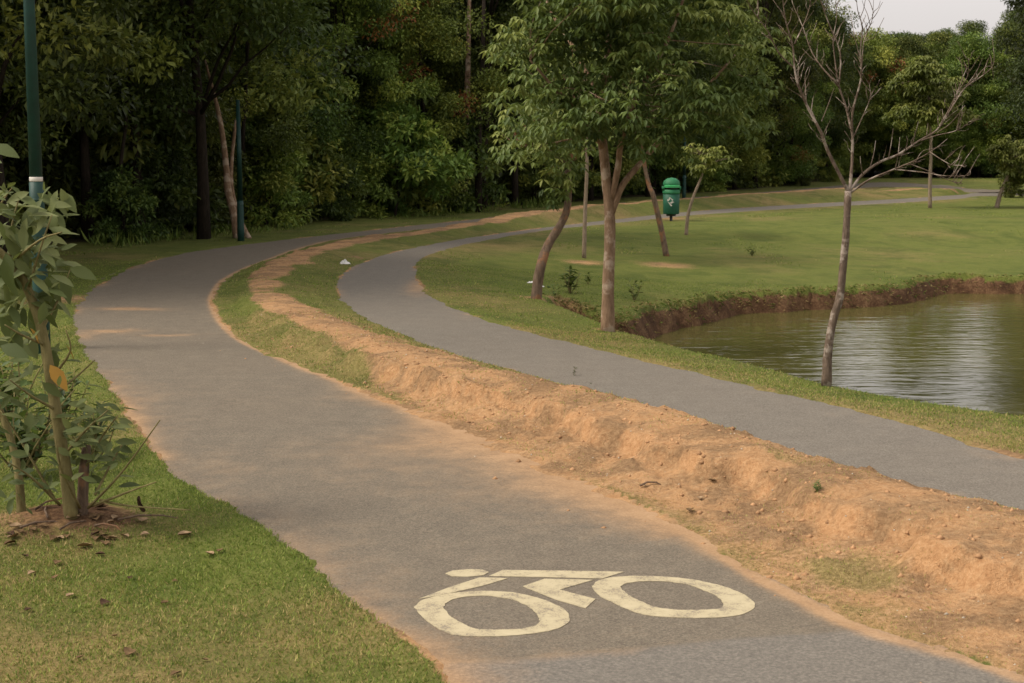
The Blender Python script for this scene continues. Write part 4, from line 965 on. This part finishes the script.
# ------------------------------------------------------------------ grass (uncountable), weeds, leaf litter
rng = np.random.default_rng(99)
def scatter(n, y0, y1, xl, xr):
    y = np.sqrt(rng.random(n) * (y1 * y1 - y0 * y0) + y0 * y0)
    x = (xl + (xr - xl) * rng.random(n)) * y
    return x, y
def grass_obj(name, specs, lab=None):
    Vs, Fs, As = [], [], []; off = 0
    for (n, y0, y1, hmin, hmax, w, bend) in specs:
        x, y = scatter(n, y0, y1, -.40, .40)
        onp = sample(ONP.astype(float), x, y); pin = sample(PIN.astype(float), x, y); dirt = sample(A['dirt'], x, y); fo = sample(A['forest'], x, y); dry = sample(A['dry'], x, y); md = sample(MD.astype(float), x, y); bk = sample(A['bank'], x, y)
        clump = fbm(x, y, .5, 3, 61) * .5 + .5
        pr = np.maximum(np.clip(1.25 - 1.35 * dirt, 0, 1), (md > .5) * .30 * sstep(.05, .35, fbm(x, y, .45, 3, 97))) * (onp < .4) * (bk < .5) * (1 - .85 * fo) * np.clip(.45 + clump, 0, 1) * np.where(md > .5, np.where(y < 8.5, .5, .7), 1)
        if y1 > 50: pr = pr * sstep(.22, .5, fbm(x, y * .6, .8, 4, 131)) * .8     # tufts left standing in patches
        k = rng.random(n) < pr
        x, y, dry, clump, md = x[k], y[k], dry[k], clump[k], md[k]; m = len(x)
        z = sample(Z, x, y)
        P = np.stack([x, y, z - .004], 1); a = rng.random(m) * 6.28; tl = rng.uniform(.25, 1.0, m) * bend
        D = np.stack([np.cos(a) * tl, np.sin(a) * tl, np.ones(m)], 1)
        h = rng.uniform(hmin, hmax, m) * (.7 + .6 * clump) * np.where((md > .5) & (y < 8.5), .7, 1)
        az = a + rng.normal(0, .6, m)
        N = np.stack([np.cos(az), np.sin(az), .6 * np.ones(m)], 1)
        T = np.clip(.47 + .3 * (clump - .5) + rng.normal(0, .22, m), .05, .86); dd = rng.random(m) < np.clip(dry * .8 - .08 + .55 * (dirt[k] > .6) + .3 * ((md > .5) & (y < 8.5)), 0, .92); T = np.where(dd, rng.uniform(.88, .99, m), T)
        V, F, A_ = leaves_mesh(P, D, N, h, w * rng.uniform(.7, 1.3, m), T, fold=.1, droop=.2)
        Vs.append(V); Fs.append(F + off); As.append(A_); off += len(V)
    return mesh_obj(name, np.vstack(Vs), np.vstack(Fs), M['grass'], None, {'tint': np.concatenate(As)})
g = grass_obj('grass', [(230000, 4.2, 9.0, .010, .028, .0034, 1.7), (120000, 9.0, 15, .012, .032, .005, 1.7), (90000, 15, 24, .012, .026, .008, 1.8), (120000, 15, 55, .02, .055, .013, 1.5)])
tag(g, 'short mown grass of the lawns and verges', 'grass', kind='stuff')
# tall weeds at the forest edge
n = 9000; ss = rng.random(n) * S[-1] * .75; P = np.array([front(s, rng.uniform(-.5, 1.2)) for s in ss]); u = 512 + FPX * P[:, 0] / np.maximum(P[:, 1], 1)
k = (u > 90) & (u < 560) & (sample(ONP.astype(float), P[:, 0], P[:, 1]) < .1) & (fbm(P[:, 0], P[:, 1], 1.8, 3, 70) > -.1); P = P[k]; m_ = len(P)
a = rng.random(m_) * 6.28; tl = rng.uniform(.2, 1.5, m_)
V, F, A_ = leaves_mesh(np.column_stack([P, sample(Z, P[:, 0], P[:, 1]) - .01]), np.stack([np.cos(a) * tl, np.sin(a) * tl, np.ones(m_)], 1), np.stack([np.cos(a), np.sin(a), .5 * np.ones(m_)], 1), rng.uniform(.05, .32, m_) * (.4 + np.clip(fbm(P[:, 0], P[:, 1], .8, 3, 71) + .4, 0, 1)), rng.uniform(.010, .022, m_), np.clip(rng.normal(.38, .2, m_), 0, .86), droop=.25)
tag(mesh_obj('tall_weeds', V, F, M['grass'], None, {'tint': A_}), 'tall uncut grass along the foot of the forest', 'tall grass', kind='stuff')
# tufts hanging over the rim of the far pond bank
n = 6500; q_ = rng.random(n) * (len(bank) - 1); i0 = q_.astype(int); tt = (q_ - i0)[:, None]; P = bank[i0] * (1 - tt) + bank[(i0 + 1) % len(bank)] * tt
P[:, :2] += rng.normal(0, .10, (n, 2)); kk = (P[:, 2] < -.15) & (P[:, 0] < 13); P = P[kk]; n = len(P); P[:, 2] = sample(Z, P[:, 0], P[:, 1])
P = P[P[:, 2] > WATER_Z]; n = len(P)
a = rng.random(n) * 6.28
V, F, A_ = leaves_mesh(P, np.stack([np.cos(a) * 1.0, np.sin(a) * 1.0 - .3, rng.uniform(-.3, .9, n)], 1), rdir(n, rng) + np.array([0, 0, .8]), rng.uniform(.03, .09, n), rng.uniform(.007, .013, n), np.where(rng.random(n) < .6, .97, np.clip(rng.normal(.3, .2, n), 0, .86)), droop=.4)
tag(mesh_obj('bank_grass', V, F, M['grass'], None, {'tint': A_}), 'ragged grass hanging over the earth rim of the far pond bank', 'bank grass', kind='stuff')

def weed(u, v, z, h_px, w_px, n, lab, mat='leaf_palm', name='weed_plant', tint=.3, Lf=.38):
    b = on_ground(u, v, z); k = b[1] / FPX; t = empty(name, b, lab, 'weed'); h, w = h_px * k, w_px * k; r_ = np.random.default_rng(int(u * 7 + v))
    m = MB(); Pl = []; Dl = []
    for j in range(max(3, n // 9)):
        a = r_.random() * 6.28; tip = np.array([math.cos(a) * w * .5 * r_.random(), math.sin(a) * w * .5 * r_.random(), h * r_.uniform(.6, 1.0)])
        P = limb((0, 0, -.02), tip, 4, .08, random.Random(j)); m.tube(P, [.014 * h / .4 * (1 - .7 * i / 4) * .5 for i in range(5)], 5)
        for _ in range(9):
            s_ = r_.uniform(.25, 1.0); p = P[0] + (P[-1] - P[0]) * s_; Pl.append(p); aa = r_.random() * 6.28; Dl.append([math.cos(aa), math.sin(aa), r_.uniform(-.1, .8)])
    m.build('stem', M['stem'], t)
    Pl, Dl = np.array(Pl), np.array(Dl); nn = len(Pl)
    V, F, A_ = leaves_mesh(Pl, Dl, rdir(nn, r_) * .5 + np.array([0, 0, 1.]), r_.uniform(.6, 1.2, nn) * h * Lf, r_.uniform(.8, 1.2, nn) * h * Lf * .36, np.clip(r_.normal(tint, .15, nn), 0, .86))
    mesh_obj('foliage', V, F, M[mat], t, {'tint': A_})
weed(570, 293, -.12, 32, 24, 60, 'bushy dark green weed between the crooked tree and the large tree', Lf=.3)
weed(556, 300, -.06, 14, 20, 40, 'low weed clump at the gully head right beside the crooked tree')
weed(634, 300, -.38, 22, 24, 50, 'green weed clump above the gully just right of the large tree', Lf=.3)
weed(588, 284, -.15, 14, 14, 36, 'small weed just left of the large pond tree trunk')
weed(22, 478, .02, 95, 120, 200, 'dense dark green weeds growing behind the leafy sapling stem', Lf=.22, tint=.12)
weed(8, 440, .02, 90, 110, 200, 'tall dark weeds at the left frame edge behind the sapling', Lf=.2, tint=.15)
weed(62, 425, .02, 55, 80, 160, 'dark leafy weeds at the foot of the near lamp post', Lf=.22, tint=.15)
weed(92, 462, .02, 62, 70, 130, 'low dark green weeds between the leafy sapling and the path edge', Lf=.22, tint=.12)
weed(752, 256, -.2, 9, 16, 40, 'isolated dark green tuft in the middle of the far lawn', Lf=.5)
weed(574, 380, .15, 14, 5, 20, 'thin upright weed sprig on the dirt verge at the footpath edge', tint=.1, Lf=.25)
weed(592, 388, .14, 6, 9, 24, 'low weed tuft beside the footpath on the dirt verge', tint=.15, Lf=.5)
weed(818, 492, .18, 10, 20, 40, 'small grey-green weed on top of the dirt verge', 'leaf_sap', tint=.3, Lf=.6)
weed(500, 210, 0, 12, 26, 50, 'low leafy weed at the forest foot near the trunk pair', 'leaf_edge', tint=.6, Lf=.4)
weed(410, 216, 0, 9, 30, 50, 'broad low leafy weed at the forest foot behind the bend', 'leaf_edge', tint=.6, Lf=.5)

def dead_leaf(u, v, s, label, group, mat=None, name='dead_leaf'):
    mat = mat or rs.choice(['dead_leaf', 'dead_leaf', 'dead_leaf_tan', 'dead_leaf_dark'])
    p = on_ground(u, v, 0.0); a = rs.uniform(0, 6.28); k = s * .85
    rows = [(-.5, .04), (-.25, .3), (.05, .38), (.32, .22), (.5, .03)]; V = []; F = []
    cu, tw = rs.uniform(-.25, .35), rs.uniform(-.3, .3)
    for q_, w in rows:
        zc = cu * (q_ * q_) * 1.2 + .05
        V += [(q_, w, zc + w * (.5 + tw)), (q_, 0, zc), (q_, -w, zc + w * (.5 - tw))]
    for r_ in range(4):
        b_ = r_ * 3; F += [(b_, b_ + 1, b_ + 4, b_ + 3), (b_ + 1, b_ + 2, b_ + 5, b_ + 4)]
    n_ = len(V); V += [(x, y, z - .03) for x, y, z in V]; F += [tuple(i + n_ for i in f)[::-1] for f in F]
    ca, sa = math.cos(a), math.sin(a)
    V = [((x * ca - y * sa) * k, (x * sa + y * ca) * k, z * k) for x, y, z in V]
    o = mesh_obj(name, V, F, M[mat], None, None, True, p + np.array([0, 0, .008])); return tag(o, label, 'dead leaf', group)
for (u, v, s) in ((58, 565, .06), (85, 548, .08), (105, 545, .07), (112, 540, .06), (100, 556, .05), (185, 537, .08), (210, 556, .06), (220, 553, .05), (105, 605, .06), (130, 655, .07), (55, 580, .05), (175, 583, .03), (205, 662, .03), (165, 605, .04), (70, 598, .05), (115, 638, .03), (130, 580, .04), (32, 575, .05), (10, 545, .07), (25, 558, .05), (95, 536, .06), (145, 536, .05), (60, 540, .05), (176, 676, .05), (28, 612, .04), (80, 660, .04)):
    dead_leaf(u, v, s, 'brown dead leaf lying on the short grass around the leafy sapling', 'dead leaves on the near lawn')
o = dead_leaf(138, 520, .13, 'curled reddish brown dead leaf standing at the foot of the sapling', None); o.rotation_euler = (0, 1.2, .4); o.location.z += .06
for (u, v, s) in ((330, 526, .05), (712, 482, .05), (700, 500, .05), (645, 487, .04), (690, 512, .06)):
    dead_leaf(u, v, s, 'dark dry leaf scrap on the edge of the near asphalt path', 'leaf scraps by the dirt verge')
for k in range(26):
    a_, r_q = rs.uniform(0, 6.28), rs.uniform(.2, 1.0) ** .7
    dead_leaf(70 + 78 * r_q * math.cos(a_), 527 + 20 * r_q * math.sin(a_), rs.uniform(.04, .085), 'dry leaf on the bare reddish soil under the leafy sapling', 'dry leaves on the soil bed')
def fallen_twig(u, v, ln_px, ang, lab, group):
    p = on_ground(u, v, 0.03); k = p[1] / FPX; d = np.array([math.cos(ang), math.sin(ang) * 2.2, 0]) * ln_px * k
    P = [np.array([0, 0, .012]), d * .35 + [0, 0, .03], d * .7 + [.01, .02, .022], d + [0, 0, .012]]
    m = MB(); m.tube(P, [.006, .005, .004, .002], 6, wob=.15, seed=int(u)); tag(m.build('fallen_twig', M['bark_red'], None, loc=p), lab, 'twig', group)
for u, v, l_, a_ in ((20, 530, 40, .2), (95, 528, 34, -.3), (48, 520, 30, 2.4), (60, 532, 26, .6), (118, 522, 60, .05), (35, 512, 30, .9)):
    fallen_twig(u, v, l_, a_, 'thin dry twig lying on the soil under the leafy sapling', 'dry twigs under the sapling')
fallen_twig(640, 488, 22, .1, 'dark dry twig on the loose dirt at the foot of the dirt verge', None)
fallen_twig(325, 527, 18, .1, 'small dark twig lying on the near bicycle path asphalt', None)
# white litter
def crumple(u, v, w, h, lab):
    p = on_ground(u, v, 0); r_ = np.random.default_rng(int(u)); n = 10; V = []; F = []
    for i in range(n):
        for j in range(n):
            x, y = (i / (n - 1) - .5) * w, (j / (n - 1) - .5) * w * .7
            e = max(abs(i / (n - 1) - .5), abs(j / (n - 1) - .5)) * 2
            V.append((x * (1 + .3 * r_.normal() * .4), y * (1 + .3 * r_.normal() * .4), h * (1 - e ** 2) * r_.uniform(.4, 1.3) + .004))
    for i in range(n - 1):
        for j in range(n - 1): F.append((i * n + j, (i + 1) * n + j, (i + 1) * n + j + 1, i * n + j + 1))
    n_ = len(V); F.append(tuple([j for j in range(n)] + [i * n + n - 1 for i in range(1, n)] + [(n - 1) * n + j for j in range(n - 2, -1, -1)] + [i * n for i in range(n - 2, 0, -1)]))
    tag(mesh_obj('litter_bag', V, F, M['litter'], None, None, False, p), lab, 'litter')
crumple(345, 264, .15, .06, 'crumpled white plastic bag on the grassy verge at the footpath bend')
crumple(531, 283, .10, .02, 'flat scrap of white paper on the lawn left of the crooked tree')
crumple(540, 287, .12, .02, 'pale paper scrap lying right against the crooked tree foot')
crumple(146, 352, .07, .02, 'tiny white paper scrap on the shaded bend of the bicycle path')
# crumbs of soil and small stones on the dirt verge
n = 16000; x, y = scatter(n, 4.6, 15, -.25, .40); dm = sample(A['dirt'], x, y) * (sample(ONP.astype(float), x, y) < .3)
near_v = polydist(x, y, br) < .5
k = (rng.random(n) < dm * .8 * (sample(MD.astype(float), x, y) > .5)) | ((rng.random(n) < .025) & near_v & (sample(ONP.astype(float), x, y) > .5)); x, y = x[k], y[k]
def crumbs(name, x, y, smin, smax, mat, lab):
    base_v = np.array([(1, 0, 0), (-1, 0, 0), (0, 1, 0), (0, -1, 0), (0, 0, .8), (0, 0, -.8)], float); ff = np.array([(0, 2, 4), (2, 1, 4), (1, 3, 4), (3, 0, 4), (2, 0, 5), (1, 2, 5), (3, 1, 5), (0, 3, 5)])
    n = len(x); s = smin + (smax - smin) * rng.random(n) ** 3; z = np.maximum(sample(Z, x, y), np.where(sample(ONP.astype(float), x, y) > .5, .004, -9))
    V = base_v[None] * s[:, None, None] * rng.uniform(.6, 1.4, (n, 6, 3)) + np.stack([x, y, z], 1)[:, None]
    F = (np.arange(n)[:, None, None] * 6 + ff[None]).reshape(-1, 3)
    return tag(mesh_obj(name, V.reshape(-1, 3), F, M[mat]), lab, 'gravel', kind='stuff')
h_ = len(x) * 3 // 4
crumbs('dirt_crumbs', x[:h_], y[:h_], .003, .019, 'clod', 'loose crumbs of orange soil strewn over the dirt verge')
crumbs('gravel', x[h_:], y[h_:], .002, .009, 'stone', 'small pale stones strewn over the dirt verge')
for o in list(bpy.data.objects):
    if o.type == 'EMPTY' and o.parent is None and o.name.split('.')[0] in ('forest_tree', 'forest_edge_tree', 'undergrowth_bush', 'dark_tree') and not o.get('label'):
        for c in list(o.children): bpy.data.objects.remove(c)
        bpy.data.objects.remove(o)
